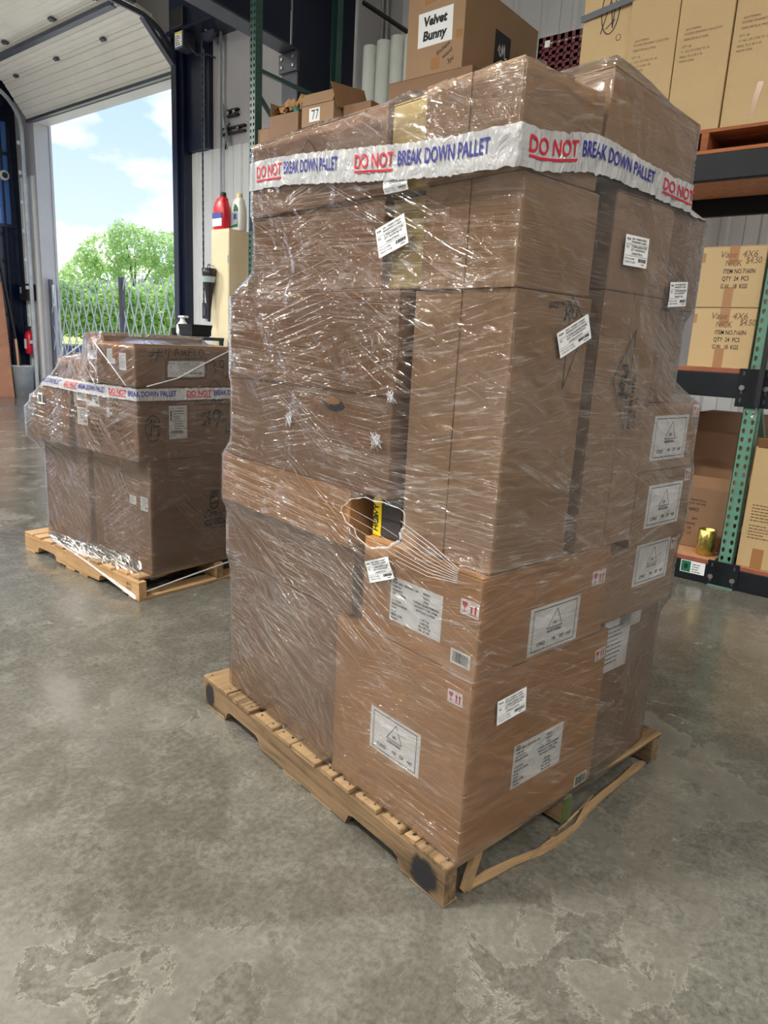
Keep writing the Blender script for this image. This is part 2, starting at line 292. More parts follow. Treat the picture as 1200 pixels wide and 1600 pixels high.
# ------------------------------------------------------------------ object helpers
def tag(o, label, cat, group=None):
    o['label'] = label; o['category'] = cat
    if group: o['group'] = group
    return o
def struct(o): o['kind'] = 'structure'; return o
def thing(name, label, cat, loc=(0, 0, 0), rz=0, group=None, rot=None):
    o = bpy.data.objects.new(name, None); o.empty_display_size = .1; COL.objects.link(o); o.location = loc; o.rotation_euler = rot or (0, 0, rz)
    return tag(o, label, cat, group)
def mesh_obj(name, me, mat=None, parent=None):
    o = bpy.data.objects.new(name, me); COL.objects.link(o)
    if mat is not None and not me.materials: me.materials.append(M[mat] if isinstance(mat, str) else mat)
    if parent: o.parent = parent
    return o
class MB:
    """collects geometry for ONE mesh object"""
    def __init__(s): s.v = []; s.f = []
    def add(s, vs, fs):
        k = len(s.v); s.v += [tuple(p) for p in vs]; s.f += [tuple(i+k for i in f) for f in fs]; return s
    def box(s, x0, x1, y0, y1, z0, z1, mat=None, bev=0):
        if bev:
            bm = bmesh.new(); bmesh.ops.create_cube(bm, size=1)
            for p in bm.verts: p.co = Vector(((p.co.x+.5)*(x1-x0)+x0, (p.co.y+.5)*(y1-y0)+y0, (p.co.z+.5)*(z1-z0)+z0))
            bmesh.ops.bevel(bm, geom=list(bm.edges), offset=bev, segments=2, affect='EDGES', profile=.5)
            bm.verts.index_update(); vs = [p.co.copy() for p in bm.verts]; fs = [[q.index for q in f.verts] for f in bm.faces]; bm.free()
        else:
            vs = [Vector((x, y, z)) for z in (z0, z1) for x, y in ((x0, y0), (x1, y0), (x1, y1), (x0, y1))]
            fs = [(3, 2, 1, 0), (4, 5, 6, 7), (0, 1, 5, 4), (1, 2, 6, 5), (2, 3, 7, 6), (3, 0, 4, 7)]
        if mat: vs = [mat @ Vector(p) for p in vs]
        return s.add(vs, fs)
    def bar(s, a, b, w, h=None, up=(0, 0, 1)):
        a, b = Vector(a), Vector(b); h = h or w; d = (b-a).normalized(); u = Vector(up)
        if abs(d.dot(u)) > .98: u = Vector((1, 0, 0))
        r = d.cross(u).normalized(); u = r.cross(d)
        vs = [p + r*sx*w/2 + u*sy*h/2 for p in (a, b) for sx, sy in ((-1, -1), (1, -1), (1, 1), (-1, 1))]
        return s.add(vs, [(3, 2, 1, 0), (4, 5, 6, 7), (0, 1, 5, 4), (1, 2, 6, 5), (2, 3, 7, 6), (3, 0, 4, 7)])
    def tube(s, pts, r, n=8, cap=True):
        pts = [Vector(p) for p in pts]; rs = r if isinstance(r, (list, tuple)) else [r]*len(pts); vs = []; fs = []
        for i, p in enumerate(pts):
            d = (pts[min(i+1, len(pts)-1)] - pts[max(i-1, 0)]).normalized(); u = Vector((0, 0, 1)) if abs(d.z) < .9 else Vector((1, 0, 0))
            a = d.cross(u).normalized(); b = d.cross(a)
            vs += [p + (a*math.cos(2*PI*j/n) + b*math.sin(2*PI*j/n))*rs[i] for j in range(n)]
        for i in range(len(pts)-1):
            fs += [(i*n+j, i*n+(j+1) % n, (i+1)*n+(j+1) % n, (i+1)*n+j) for j in range(n)]
        if cap: fs += [tuple(range(n)), tuple(reversed([(len(pts)-1)*n+j for j in range(n)]))]
        return s.add(vs, fs)
    def lathe(s, prof, n=24, c=(0, 0, 0), sx=1, sy=1):
        vs = [(c[0]+r*math.cos(2*PI*j/n)*sx, c[1]+r*math.sin(2*PI*j/n)*sy, c[2]+z) for r, z in prof for j in range(n)]
        fs = [(i*n+j, i*n+(j+1) % n, (i+1)*n+(j+1) % n, (i+1)*n+j) for i in range(len(prof)-1) for j in range(n)]
        return s.add(vs, fs)
    def prism(s, poly, axis, a, b):
        def P(q, t): return {0: (t, q[0], q[1]), 1: (q[0], t, q[1]), 2: (q[0], q[1], t)}[axis]
        n = len(poly); vs = [P(q, a) for q in poly] + [P(q, b) for q in poly]
        fs = [tuple(range(n)), tuple(reversed(range(n, 2*n)))] + [(i, (i+1) % n, n+(i+1) % n, n+i) for i in range(n)]
        return s.add(vs, fs)
    def build(s, name, mat, parent=None, smooth=False):
        me = bpy.data.meshes.new(name); me.from_pydata(s.v, [], s.f); me.update()
        bm = bmesh.new(); bm.from_mesh(me); bmesh.ops.recalc_face_normals(bm, faces=bm.faces); bm.to_mesh(me); bm.free()
        if smooth:
            for p in me.polygons: p.use_smooth = True
        return mesh_obj(name, me, mat, parent)

# flat printing: collects 2D polygons, then maps them on a plane or a surface
GLY = {}
def glyph(txt, bold=0.0, shear=0.0):
    k = (txt, bold, shear)
    if k not in GLY:
        cu = bpy.data.curves.new('txt', 'FONT'); cu.body = txt; cu.size = 1; cu.offset = bold; cu.shear = shear; cu.resolution_u = 3
        ob = bpy.data.objects.new('txt', cu); me = bpy.data.meshes.new_from_object(ob)
        GLY[k] = ([(p.co.x, p.co.y) for p in me.vertices], [tuple(f.vertices) for f in me.polygons])
        bpy.data.objects.remove(ob); bpy.data.curves.remove(cu); bpy.data.meshes.remove(me)
    return GLY[k]
class Ink:
    def __init__(s): s.v = []; s.f = []
    def add(s, vs, fs):
        k = len(s.v); s.v += vs; s.f += [tuple(i+k for i in f) for f in fs]
    def text(s, t, x, y, h, w=None, bold=0.0, shear=0.0, rot=0, align='L'):
        vs, fs = glyph(t, bold, shear)
        if not vs: return
        x0 = min(p[0] for p in vs); x1 = max(p[0] for p in vs); sy = h/.70; sx = sy if w is None else w/max(1e-6, x1-x0)
        off = 0 if align == 'L' else (-(x1-x0)*sx/2 if align == 'C' else -(x1-x0)*sx)
        c, q = math.cos(rot), math.sin(rot)
        pts = [((p[0]-x0)*sx+off, p[1]*sy) for p in vs]
        s.add([(x + a*c - b*q, y + a*q + b*c) for a, b in pts], fs)
    def rect(s, x0, y0, x1, y1): s.add([(x0, y0), (x1, y0), (x1, y1), (x0, y1)], [(0, 1, 2, 3)])
    def poly(s, pts): s.add(list(pts), [tuple(range(len(pts)))])
    def line(s, pts, w, close=False):
        pts = list(pts) + ([pts[0]] if close else [])
        for (ax, ay), (bx, by) in zip(pts[:-1], pts[1:]):
            d = math.hypot(bx-ax, by-ay)
            if d < 1e-7: continue
            nx, ny = -(by-ay)/d*w/2, (bx-ax)/d*w/2; ex, ey = (bx-ax)/d*w*.35, (by-ay)/d*w*.35
            s.add([(ax+nx-ex, ay+ny-ey), (ax-nx-ex, ay-ny-ey), (bx-nx+ex, by-ny+ey), (bx+nx+ex, by+ny+ey)], [(0, 1, 2, 3)])
    def ell(s, cx, cy, rx, ry, w, n=28, a0=0, a1=2*PI): s.line([(cx+rx*math.cos(a0+(a1-a0)*i/n), cy+ry*math.sin(a0+(a1-a0)*i/n)) for i in range(n+1)], w)
    def disc(s, cx, cy, rx, ry, n=18): s.poly([(cx+rx*math.cos(2*PI*i/n), cy+ry*math.sin(2*PI*i/n)) for i in range(n)])
    def lines(s, x, y, w, n, dy, h, rnd, words=True):
        for i in range(n):
            ww = w*rnd.uniform(.55, 1.0); xx = x
            while xx < x+ww:
                d = min(h*rnd.uniform(1.2, 4.2), x+ww-xx); s.rect(xx, y-i*dy, xx+d, y-i*dy+h); xx += d + h*.7
    def barcode(s, x0, y0, x1, y1, rnd):
        x = x0
        while x < x1:
            w = rnd.choice([1, 1, 2, 3])*(x1-x0)/70; s.rect(x, y0, min(x+w, x1), y1); x += w + rnd.choice([1, 1, 2])*(x1-x0)/70
    def build(s, name, mat, parent, fn, cuts=0):
        if not s.f: return None
        bm = bmesh.new(); vs = [bm.verts.new((x, y, 0)) for x, y in s.v]
        for f in s.f:
            try: bm.faces.new([vs[i] for i in f])
            except ValueError: pass
        if cuts:
            bmesh.ops.triangulate(bm, faces=bm.faces)
            for _ in range(cuts):
                bmesh.ops.subdivide_edges(bm, edges=[e for e in bm.edges if e.calc_length() > .012], cuts=1)
        for p in bm.verts: p.co = Vector(fn(p.co.x, p.co.y))
        me = bpy.data.meshes.new(name); bm.to_mesh(me); bm.free(); return mesh_obj(name, me, mat, parent)

# ------------------------------------------------------------------ frames: A = big pallet (turned), B = building axes
class Frame:
    def __init__(s, th): s.th = th; s.c, s.s = math.cos(th), math.sin(th)
    def w(s, x, y, z=0): return Vector((s.c*x + s.s*y, -s.s*x + s.c*y, z))
    @property
    def rz(s): return -s.th
FA, FB = Frame(TH), Frame(0.0)

class Carton:
    """one cardboard box: Empty at the base centre + body, flaps, tape; labels are added with .label()"""
    def __init__(s, name, label, fr, x0, x1, y0, y1, z0, z1, mat='kraft', flap='z', tape=True, group=None, dz=0, tilt=0, seam='x', cat='box'):
        s.e = (x0, x1, y0, y1, z0, z1); s.cx, s.cy, s.z0 = (x0+x1)/2, (y0+y1)/2, z0
        s.root = thing(name, label, cat, fr.w(s.cx, s.cy, z0), group=group, rot=(0, tilt, fr.rz+dz))
        a, b, h = (x1-x0)/2, (y1-y0)/2, z1-z0; s.a, s.b, s.h = a, b, h; t = .0035
        X0, X1, Y0, Y1, Z0, Z1 = -a, a, -b, b, 0, h
        if flap == 'z': Z1 -= t
        elif flap == '-x': X0 += t
        elif flap == '-y': Y0 += t
        MB().box(X0, X1, Y0, Y1, Z0, Z1, bev=.004).build('carton_body', mat, s.root)
        g = .002
        if flap == 'z':
            if seam == 'x':   # seam runs along x
                fl = [(-a, a, -b, -g, Z1, h), (-a, a, g, b, Z1, h)]
            else: fl = [(-a, -g, -b, b, Z1, h), (g, a, -b, b, Z1, h)]
        elif flap == '-x': fl = [(-a, X0, -b, -g, 0, h), (-a, X0, g, b, 0, h)]
        elif flap == '-y': fl = [(-a, -g, -b, Y0, 0, h), (g, a, -b, Y0, 0, h)]
        else: fl = []
        for q in fl: MB().box(*q, bev=.001).build('flap', mat, s.root)
        if tape and flap == 'z':
            w, d, o = .026, min(.075, h*.4), .0006; m = MB()
            if seam == 'x':
                m.box(-a-o, a+o, -w, w, h, h+o); m.box(-a-o-.0006, -a-o, -w, w, h-d, h+o); m.box(a+o, a+o+.0006, -w, w, h-d, h+o)
            else:
                m.box(-w, w, -b-o, b+o, h, h+o); m.box(-w, w, -b-o-.0006, -b-o, h-d, h+o); m.box(-w, w, b+o, b+o+.0006, h-d, h+o)
            m.build('packing_tape', 'tape', s.root)
    def fn(s, face, off):
        """map absolute frame coords on a face -> local point. '-x': (u=y runs to the LEFT) ; '-y': (u=x)"""
        if face == '-x': return lambda u, v: (-s.a-off, u-s.cy, v-s.z0)
        if face == '-y': return lambda u, v: (u-s.cx, -s.b-off, v-s.z0)
        if face == 'z': return lambda u, v: (u-s.cx, v-s.cy, s.h+off)
    def place(s, face, cu, cv, rot=0, off=.001):
        """local (right, up) coords of a plate centred at (cu,cv) -> local point, right = image right"""
        base = s.fn(face, off); sg = -1 if face == '-x' else 1; c, q = math.cos(rot), math.sin(rot)
        return lambda x, y: base(cu + sg*(x*c - y*q), cv + x*q + y*c)
    def plate(s, face, cu, cv, w, h, rot=0, name='label', mat='paper', off=.0011, th=.0005):
        f0 = s.place(face, cu, cv, rot, off-th); f1 = s.place(face, cu, cv, rot, off)
        q = [(-w/2, -h/2), (w/2, -h/2), (w/2, h/2), (-w/2, h/2)]
        return MB().add([f0(*p) for p in q] + [f1(*p) for p in q], [(3, 2, 1, 0), (4, 5, 6, 7), (0, 1, 5, 4), (1, 2, 6, 5), (2, 3, 7, 6), (3, 0, 4, 7)]).build(name, mat, s.root)
    def tape(s, face, cu, cv, w, h, rot=0): return s.plate(face, cu, cv, w, h, rot, 'packing_tape', 'tape', .0008)
    def ink(s, ink, face, cu, cv, rot=0, mat='ink', name='printing'): return ink.build(name, mat, s.root, s.place(face, cu, cv, rot, .0012))
def label_inks(kind, w, h, rnd):
    k, r = Ink(), Ink()
    if kind == 'tri':
        k.line([(-w*.43, -h*.43), (w*.43, -h*.43), (w*.43, h*.43), (-w*.43, h*.43)], .0022, True)
        k.line([(-.15*w, -.03*h), (.15*w, -.03*h), (.03*w, .36*h)], .0022, True)
        k.text('J4U', 0, .04*h, .06*h, bold=.04, align='C'); k.text('MADE IN INDIA', 0, -.12*h, .055*h, .28*w, .05, align='C')
        k.text('C/NO', -.33*w, -.34*h, .075*h, bold=.04); k.text('196', -.04*w, -.32*h, .07*h, shear=.3, bold=.04); k.text('OF', .12*w, -.32*h, .075*h, bold=.04); k.text('447', .27*w, -.32*h, .07*h, bold=.04)
    elif kind == 'spec':
        L = [('HSN', '', .43), ('PORT BALL GROUND, GA', '784039', .36), ('ITEM NO', 'YA5537', .27), ('QUANTITY', '4 Pcs', .19), ('DESCRIPTION', '7.75"DIA GLASS PUMPKIN', .11), ('', 'W/FANCY CURL STEM', .03),
             ('COLOUR', 'ANTIQUE COPPER', -.05), ('MADE IN INDIA', '', -.13), ('N.W.', '1.400 Kgs', -.21), ('G.W.', '5.300 Kgs', -.29), ('MEAS. (CM)', '44 x 44 x 22', -.37), ('Carton', '196  of  447', -.45)]
        for a, b, y in L:
            if a: k.text(a, -.46*w, y*h, .048*h, bold=.04)
            if b: k.text(b, .2*w, y*h, .048*h, bold=.04, align='C')
    elif kind == 'frag':
        r.poly([(-.42*w, .34*h), (-.12*w, .34*h), (-.14*w, .12*h), (-.22*w, 0), (-.32*w, 0), (-.40*w, .12*h)]); r.rect(-.29*w, -.26*h, -.25*w, .02*h); r.rect(-.38*w, -.3*h, -.16*w, -.25*h)
        for cx in (.1, .32):
            r.rect((cx-.045)*w, -.28*h, (cx+.045)*w, .12*h); r.poly([((cx-.1)*w, .1*h), ((cx+.1)*w, .1*h), (cx*w, .32*h)])
        r.rect(.0*w, -.38*h, .44*w, -.32*h); k.lines(-.4*w, -.42*h, .3*w, 1, .1, .035*h, rnd); k.lines(.05*w, .4*h, .32*w, 1, .1, .035*h, rnd)
    elif kind == 'bar':
        k.barcode(-.4*w, -.34*h, .4*w, .36*h, rnd)
    elif kind == 'addr':
        k.text('FROM', -.45*w, .33*h, .07*h, .14*w, .02); k.text('2041 WEBER STREET', -.24*w, .36*h, .065*h, .62*w, .015); k.text('FRANKFORT IL 60423', -.24*w, .26*h, .065*h, .62*w, .015)
        k.rect(-.47*w, .20*h, .47*w, .21*h); k.text('TO', -.45*w, .07*h, .08*h, bold=.02); k.text('A-TEAM GARDEN STORE', -.24*w, .11*h, .07*h, .66*w, .015); k.text('3271 OLSON BLVD', -.24*w, .01*h, .07*h, .6*w, .015)
        k.text('CHARLOTTE NC', -.2*w, -.12*h, .065*h, .46*w, .02); k.rect(-.47*w, -.17*h, .47*w, -.16*h)
        k.text('PO 61448', -.45*w, -.29*h, .06*h, .38*w); k.text('WEIGHT 18 LBS', -.45*w, -.40*h, .06*h, .42*w); k.barcode(.1*w, -.34*h, .44*w, -.22*h, rnd); k.lines(.25*w, -.42*h, .18*w, 1, .1, .03*h, rnd)
    elif kind == 'ship':
        k.text('FROM', -.42*w, .40*h, .035*h); k.lines(-.05*w, .41*h, .4*w, 1, .1, .02*h, rnd); k.rect(-.42*w, .05*h, -.35*w, .36*h)
        for i in range(9): k.lines(-.25*w if i < 5 else -.2*w, .32*h-i*.075*h, .6*w, 1, .1, .022*h, rnd)
        k.rect(-.4*w, .30*h+.045*h, .42*w, .30*h+.05*h); k.rect(-.3*w, .03*h, .42*w, .036*h); k.barcode(-.42*w, -.34*h, .3*w, -.25*h, rnd); k.lines(-.42*w, -.4*h, .3*w, 1, .1, .02*h, rnd)
    elif kind == 'blur':
        k.lines(-.42*w, .34*h, .8*w, 9, .085*h, .022*h, rnd)
    return k, r
def stick(c, kind, face, cu, cv, w, h, rot=0):
    pl = c.plate(face, cu, cv, w, h, rot); k, r = label_inks(kind, w, h, R); f = c.place(face, cu, cv, rot, .0014)
    k.build('print', 'ink', pl, f); r.build('print', 'red', pl, f); return pl

# ------------------------------------------------------------------ the building shell
XW, XO = 5.4, 5.65                         # inner and outer face of the door wall
DY0, DY1, DZ = 8.52, 12.97, 4.86           # door opening
YL = 13.7                                  # left side wall
CZ = 6.3
struct(MB().box(-12.2, XO, -8.2, YL, -.2, 0).build('floor', 'floor'))
struct(MB().box(-12.2, XO, -8.2, YL+.25, CZ, CZ+.2).build('ceiling', 'insul'))
wb = struct(MB().box(XW, XO, -8.2, DY0, 0, CZ).box(XW, XO, DY1, YL+.25, 0, CZ).box(XW, XO, DY0, DY1, DZ, CZ).build('wall_back', 'wall_grey'))
def ribbed(name, y0, y1, z0, z1, parent, mat='liner', x=XW):
    pr = [(x, y0)]; y = y0
    for k in range(3):
        a = y0 + (k+.5)*(y1-y0)/3; pr += [(x-.006, a-.045), (x-.03, a-.022), (x-.03, a+.022), (x-.006, a+.045)]
    pr = [(x-.006, y0)] + pr[1:] + [(x-.006, y1), (x-.001, y1), (x-.001, y0)]
    return MB().prism(pr, 2, z0, z1).build(name, mat, parent)
struct(MB().box(-12.2, XO, -8.2, -8, 0, CZ).build('wall_right', 'wall_grey'))
struct(MB().box(-12.2, -12, -8, .6, 0, CZ).box(-12.2, -12, 6, YL, 0, CZ).box(-12.2, -12, .6, 6, 3.6, CZ).build('wall_front', 'wall_grey'))
struct(MB().box(-40, -12.2, -25, 30, -.2, -.03).build('apron', 'apron'))
y = 8.36
while y > -2.5:
    ribbed('liner_panel', y-.93, y, 0, 3.82 if y > 5.3 else CZ, wb, 'liner'); y -= .935
ribbed('liner_panel', 13.05, 13.68, 0, 4.0, wb, 'liner')
wl = struct(MB().box(-12.2, -1.5, YL, YL+.25, 0, CZ).box(3.55, XW, YL, YL+.25, 0, CZ).box(-1.5, 3.55, YL, YL+.25, 4.7, CZ).build('wall_left', 'navy_gloss'))
for k in (0, 1, 6, 7): MB().box(XW-.32-k*1.2, XW-.28-k*1.2, YL-.03, YL-.001, 0, CZ).build('seam_strip', 'navy', wl)
wn = struct(MB().box(3.9, 5.27, YL-.05, YL-.005, 3.1, 3.16).box(3.9, 5.27, YL-.05, YL-.005, 4.92, 4.98).box(5.21, 5.27, YL-.05, YL-.005, 3.16, 4.92).box(3.9, 3.96, YL-.05, YL-.005, 3.16, 4.92).box(3.96, 5.21, YL-.05, YL-.005, 4.36, 4.41).build('window_1', 'navy'))
MB().box(3.96, 5.21, YL-.02, YL-.012, 3.16, 4.36).build('pane', 'glass', wn); MB().box(3.96, 5.21, YL-.02, YL-.012, 4.41, 4.92).build('pane', 'glass', wn)
# jambs
struct(MB().box(XW-.02, XO+.03, DY1-.012, DY1+.03, 0, DZ+.01).box(XO, XO+.04, DY1-.03, DY1+.2, 0, DZ+.1).build('trim_1', 'wall_grey'))
struct(MB().box(5.2, XO+.01, 8.42, DY0+.012, 0, CZ).box(5.26, XO, 8.34, 8.42, 0, CZ).box(5.33, 5.42, 7.86, 8.34, 3.83, CZ).build('trim_2', 'navy'))
struct(MB().box(5.05, XW, 5.45, 8.34, 5.22, 5.75).box(5.0, XW, 5.45, 8.34, 5.18, 5.22).build('trim_3', 'navy'))
# rigid frame: column and rafter
col = thing('steel_column', 'dark navy wide steel column rising behind the left end of the rack', 'column', (4.9, 5.28, 0))
def rel(o, mb): mb.v = [(p[0]-o.location.x, p[1]-o.location.y, p[2]-o.location.z) for p in mb.v]; return mb
rel(col, MB().box(4.39, 4.41, 5.17, 5.40, 0, 4.2)).build('flange', 'steel_dk', col)  # coloured lighter than the navy web, as the lit face
rel(col, MB().box(4.41, 5.36, 5.275, 5.295, 0, 6.0)).build('web', 'navy', col)
rel(col, MB().box(4.36, 4.40, 5.15, 5.42, 4.02, 4.2, bev=.004)).build('knee_plate', 'steel_dk', col)
for zz in (4.07, 4.15):
    for yy in (5.2, 5.37): rel(col, MB().box(4.345, 4.362, yy-.015, yy+.015, zz-.015, zz+.015, bev=.004)).build('bolt', 'chrome', col)
raf = thing('steel_rafter', 'dark navy steel rafter with underside coloured lighter as if lit running out from the column', 'rafter', (1.0, 5.28, 4.3))
rel(raf, MB().bar((4.40, 5.285, 4.22), (-11.9, 5.285, 5.07), .22, .02)).build('flange', 'steel_dk', raf)  # lighter grey paints the light on the underside into the colour
rel(raf, MB().add([(4.38, 5.275, 4.23), (-11.9, 5.275, 5.08), (-11.9, 5.275, 6.0), (4.38, 5.275, 6.0), (4.38, 5.295, 4.23), (-11.9, 5.295, 5.08), (-11.9, 5.295, 6.0), (4.38, 5.295, 6.0)],
    [(0, 1, 2, 3), (7, 6, 5, 4), (0, 4, 5, 1), (3, 2, 6, 7), (1, 5, 6, 2), (0, 3, 7, 4)])).build('web', 'navy', raf)
tag(MB().tube([(4.95, 4.79, 4.755), (4.95, 3.6, 3.98)], .022).build('wall_brace', 'black'), 'black slanted pipe brace on the grey wall above the white tubes', 'brace')
for k, yy in enumerate((4.865, 4.80)):
    tag(MB().tube([(5.35, yy, 2.4), (5.35, yy, 6.2)], .016).build('conduit', 'wall_grey'), ('%s of two thin vertical conduits on the grey wall behind the white tubes' % ('left', 'right')[k]), 'pipe', 'wall conduits')

# ------------------------------------------------------------------ overhead door
door = struct(MB().box(5.31, 5.37, 8.5, 13.1, 4.865, 4.91).build('door_1', 'steel_dk'))     # bottom seal
path = [(5.34, 4.90), (4.94, 5.42), (4.33, 5.53), (3.72, 5.57), (3.11, 5.59), (2.5, 5.6), (1.9, 5.6)]
def section(p, q, y0, y1):
    (ax, az), (bx, bz) = p, q; L = math.hypot(bx-ax, bz-az); d = ((bx-ax)/L, (bz-az)/L); n = (-d[1], d[0])
    n = n if n[1] < 0 else (-n[0], -n[1])              # towards the room / downwards
    prof = []; t = .002
    for k in range(6):
        c = .06 + k*(L-.12)/5
        prof += [(c-.011, 0), (c, -.012), (c+.011, 0)]
    pts = [(t, 0)] + prof + [(L-t, 0), (L-t, -.045), (t, -.045)]
    poly = [(ax + d[0]*u + n[0]*w, az + d[1]*u + n[1]*w) for u, w in pts]
    return MB().prism(poly, 1, y0, y1).build('door_section', 'door_panel', door)
for p, q in zip(path[:-1], path[1:]): section(p, q, 8.56, 13.08)
for i, ys in ((1, (12.53, 11.15, 9.78, 8.68)), (2, (11.53, 10.06, 8.9)), (3, (12.6, 11.5, 10.0, 8.7))):
    x, z = path[i]
    for yy in ys: MB().box(x-.045, x+.045, yy-.045, yy+.045, z-.035, z-.004, bev=.006).tube([(x, yy-.06, z-.03), (x, yy+.06, z-.03)], .012).build('hinge', 'steel_dk', door)
x, z = 4.47, 5.505
MB().prism([(x-.05, z-.085), (x+.05, z-.085), (x+.05, z-.075), (x+.012, z-.07), (x+.012, z), (x-.012, z), (x-.012, z-.07), (x-.05, z-.075)], 1, 8.72, 13.08).build('strut', 'steel_dk', door)
MB().bar((5.30, 8.585, 4.93), (4.95, 8.585, 5.385), .05, .02).build('end_stile', 'steel', door)
def arc(y, x0, z0, r): return [(x0-r+r*math.cos(a), y, z0+r*math.sin(a)) for a in [PI/2*i/10 for i in range(11)]]
def track(y, side, mat):
    pts = [(5.28, y, 0.05)] + [(5.28, y, 4.72)] + arc(y, 5.28, 4.72, .66)[1:] + [(1.2, y, 5.50)]
    m = MB()
    for a, b in zip(pts[:-1], pts[1:]): m.bar(a, b, .06, .035, up=(0, side, .001))
    return m.build('track', mat, door)
track(8.47, 1, 'steel_dk'); track(13.2, 1, 'steel')
m = MB()
for a, b in (((4.75, 8.50, 5.36), (5.30, 8.50, 4.86)), ((4.6, 8.44, 5.46), (1.2, 8.44, 5.6))): m.bar(a, b, .09, .05)
m.build('track_angle', 'steel_dk', door)
for k in range(9): MB().box(5.2, 5.26, 13.22, 13.26, .5+k*.5, .56+k*.5).build('track_bracket', 'steel', door)

# door opener, chain, rails
op = thing('door_opener', 'black motor box with yellow and white label at the top right of the doorway', 'motor', (5.08, 8.06, 5.0))
rel(op, MB().box(4.98, 5.2, 7.95, 8.2, 5.22, 5.45, bev=.012)).build('motor_housing', 'black', op)
rel(op, MB().box(5.0, 5.2, 7.97, 8.16, 4.98, 5.21, bev=.01)).build('control_box', 'steel_dk', op)
lp = rel(op, MB().box(4.997, 5.0, 7.99, 8.14, 5.0, 5.17)).build('label', 'paper', op)
k = Ink(); k.lines(-.06, .05, .12, 5, .025, .012, R); k.build('print', 'ink', lp, lambda a, b: (4.995-5.08, 8.065-8.06-a, 5.065-5+b))
k = Ink(); k.rect(-.07, .145, .07, .168); k.build('print', 'yellow', lp, lambda a, b: (4.995-5.08, 8.065-8.06-a, b))
rel(op, MB().tube([(5.1, 8.05, 5.45), (5.1, 8.06, 5.8), (5.15, 8.1, 6.2)], .012, 6)).build('cable', 'black', op)
rel(op, MB().tube([(5.08, 7.95, 5.02), (5.12, 7.85, 4.9), (5.2, 7.7, 4.9), (5.25, 7.62, 4.86)], .012, 6)).build('cable', 'black', op)
pu = thing('chain_pulley', 'round grey chain wheel mounted right of the door motor', 'pulley', (5.2, 7.72, 5.2))
MB().tube([(-.0, 0, 0), (.05, 0, 0)], .14, 20).build('wheel', 'steel_dk', pu); MB().tube([(-.03, 0, 0), (.1, 0, 0)], .03, 10).build('hub', 'chrome', pu)
ch = thing('hoist_chain', 'thin loop of hoist chain hanging down the ribbed wall', 'chain', (5.15, 7.77, 1.5))
m = MB()
zz = 1.7
while zz < 5.1:
    rz = int(zz*100) % 2
    m.box(5.15-5.15-(.012 if rz else .004), (.012 if rz else .004), -(.004 if rz else .012)+.055*(5.2-zz)/3.5*0, (.004 if rz else .012), zz-1.5, zz-1.5+.03); zz += .026
m.build('chain_run', 'steel_dk', ch)['kind'] = 'stuff'
def angle_rail(y, z0, z1, label, a=None):
    t = thing('perforated_angle', label, 'rail', (5.33, y, z0))
    m = MB(); n = int((z1-z0)/.05); top = Vector(a) if a else Vector((0, 0, z1-z0))
    m.bar((0, 0, 0), top, .045, .004, up=(1, 0, 0)); m.bar((-.02, -.022, 0), top+Vector((-.02, -.022, 0)), .004, .04, up=(1, 0, 0)); m.build('angle', 'steel', t)
    h = MB(); 
    for i in range(n):
        p = top*((i+.5)/n); h.box(p.x-.0045, p.x-.002, p.y-.008, p.y+.008, p.z-.012, p.z+.012)
    h.build('slots', 'black', t)['kind'] = 'stuff'
angle_rail(7.98, 3.83, 5.05, 'perforated steel angle standing left, beside the hoist chain, above the ribbed panel')
angle_rail(7.60, 1.6, 5.2, 'long perforated steel angle running down over the ribbed wall panel')
angle_rail(7.46, 3.83, 4.35, 'short slanted perforated steel angle, the lower diagonal brace', (0, .12, .5))
for (ya, yb, zc, lb) in ((7.30, 7.52, 4.21, 'short black tool holder rail, the upper one on the grey wall'), (7.16, 7.66, 4.0, 'long black tool holder rail, the lower one on the grey wall')):
    t = thing('tool_rail', lb, 'tool rail', (5.38, (ya+yb)/2, zc)); d = (yb-ya)/2
    MB().box(-.03, .018, -d, d, .02, .045, bev=.003).build('rail', 'black', t); MB().box(-.03, .018, -d, d, -.045, -.02, bev=.003).build('rail', 'black', t)
    for i in range(2): MB().tube([(-.05, d*(.55-1.1*i), 0), (.01, d*(.55-1.1*i), 0)], .02, 8).build('clamp_roller', 'chrome', t)
tag(MB().tube([(5.36, 7.45, 4.06), (5.34, 7.44, 4.09), (5.33, 7.47, 4.05), (5.34, 7.5, 3.95), (5.36, 7.53, 3.85), (5.36, 7.56, 3.78)], .009, 6).build('hanging_cord', 'black'), 'short black cord hanging from the lower tool rail', 'cord')
t = thing('switch_box', 'small black switch box fixed low on the ribbed wall left of the cream cabinet', 'switch', (5.35, 7.98, 1.66)); MB().box(-.03, .03, -.06, .06, -.1, .12, bev=.008).build('box_body', 'black', t); MB().box(-.04, -.028, -.035, .035, -.06, .08, bev=.004).build('cover', 'steel_dk', t)

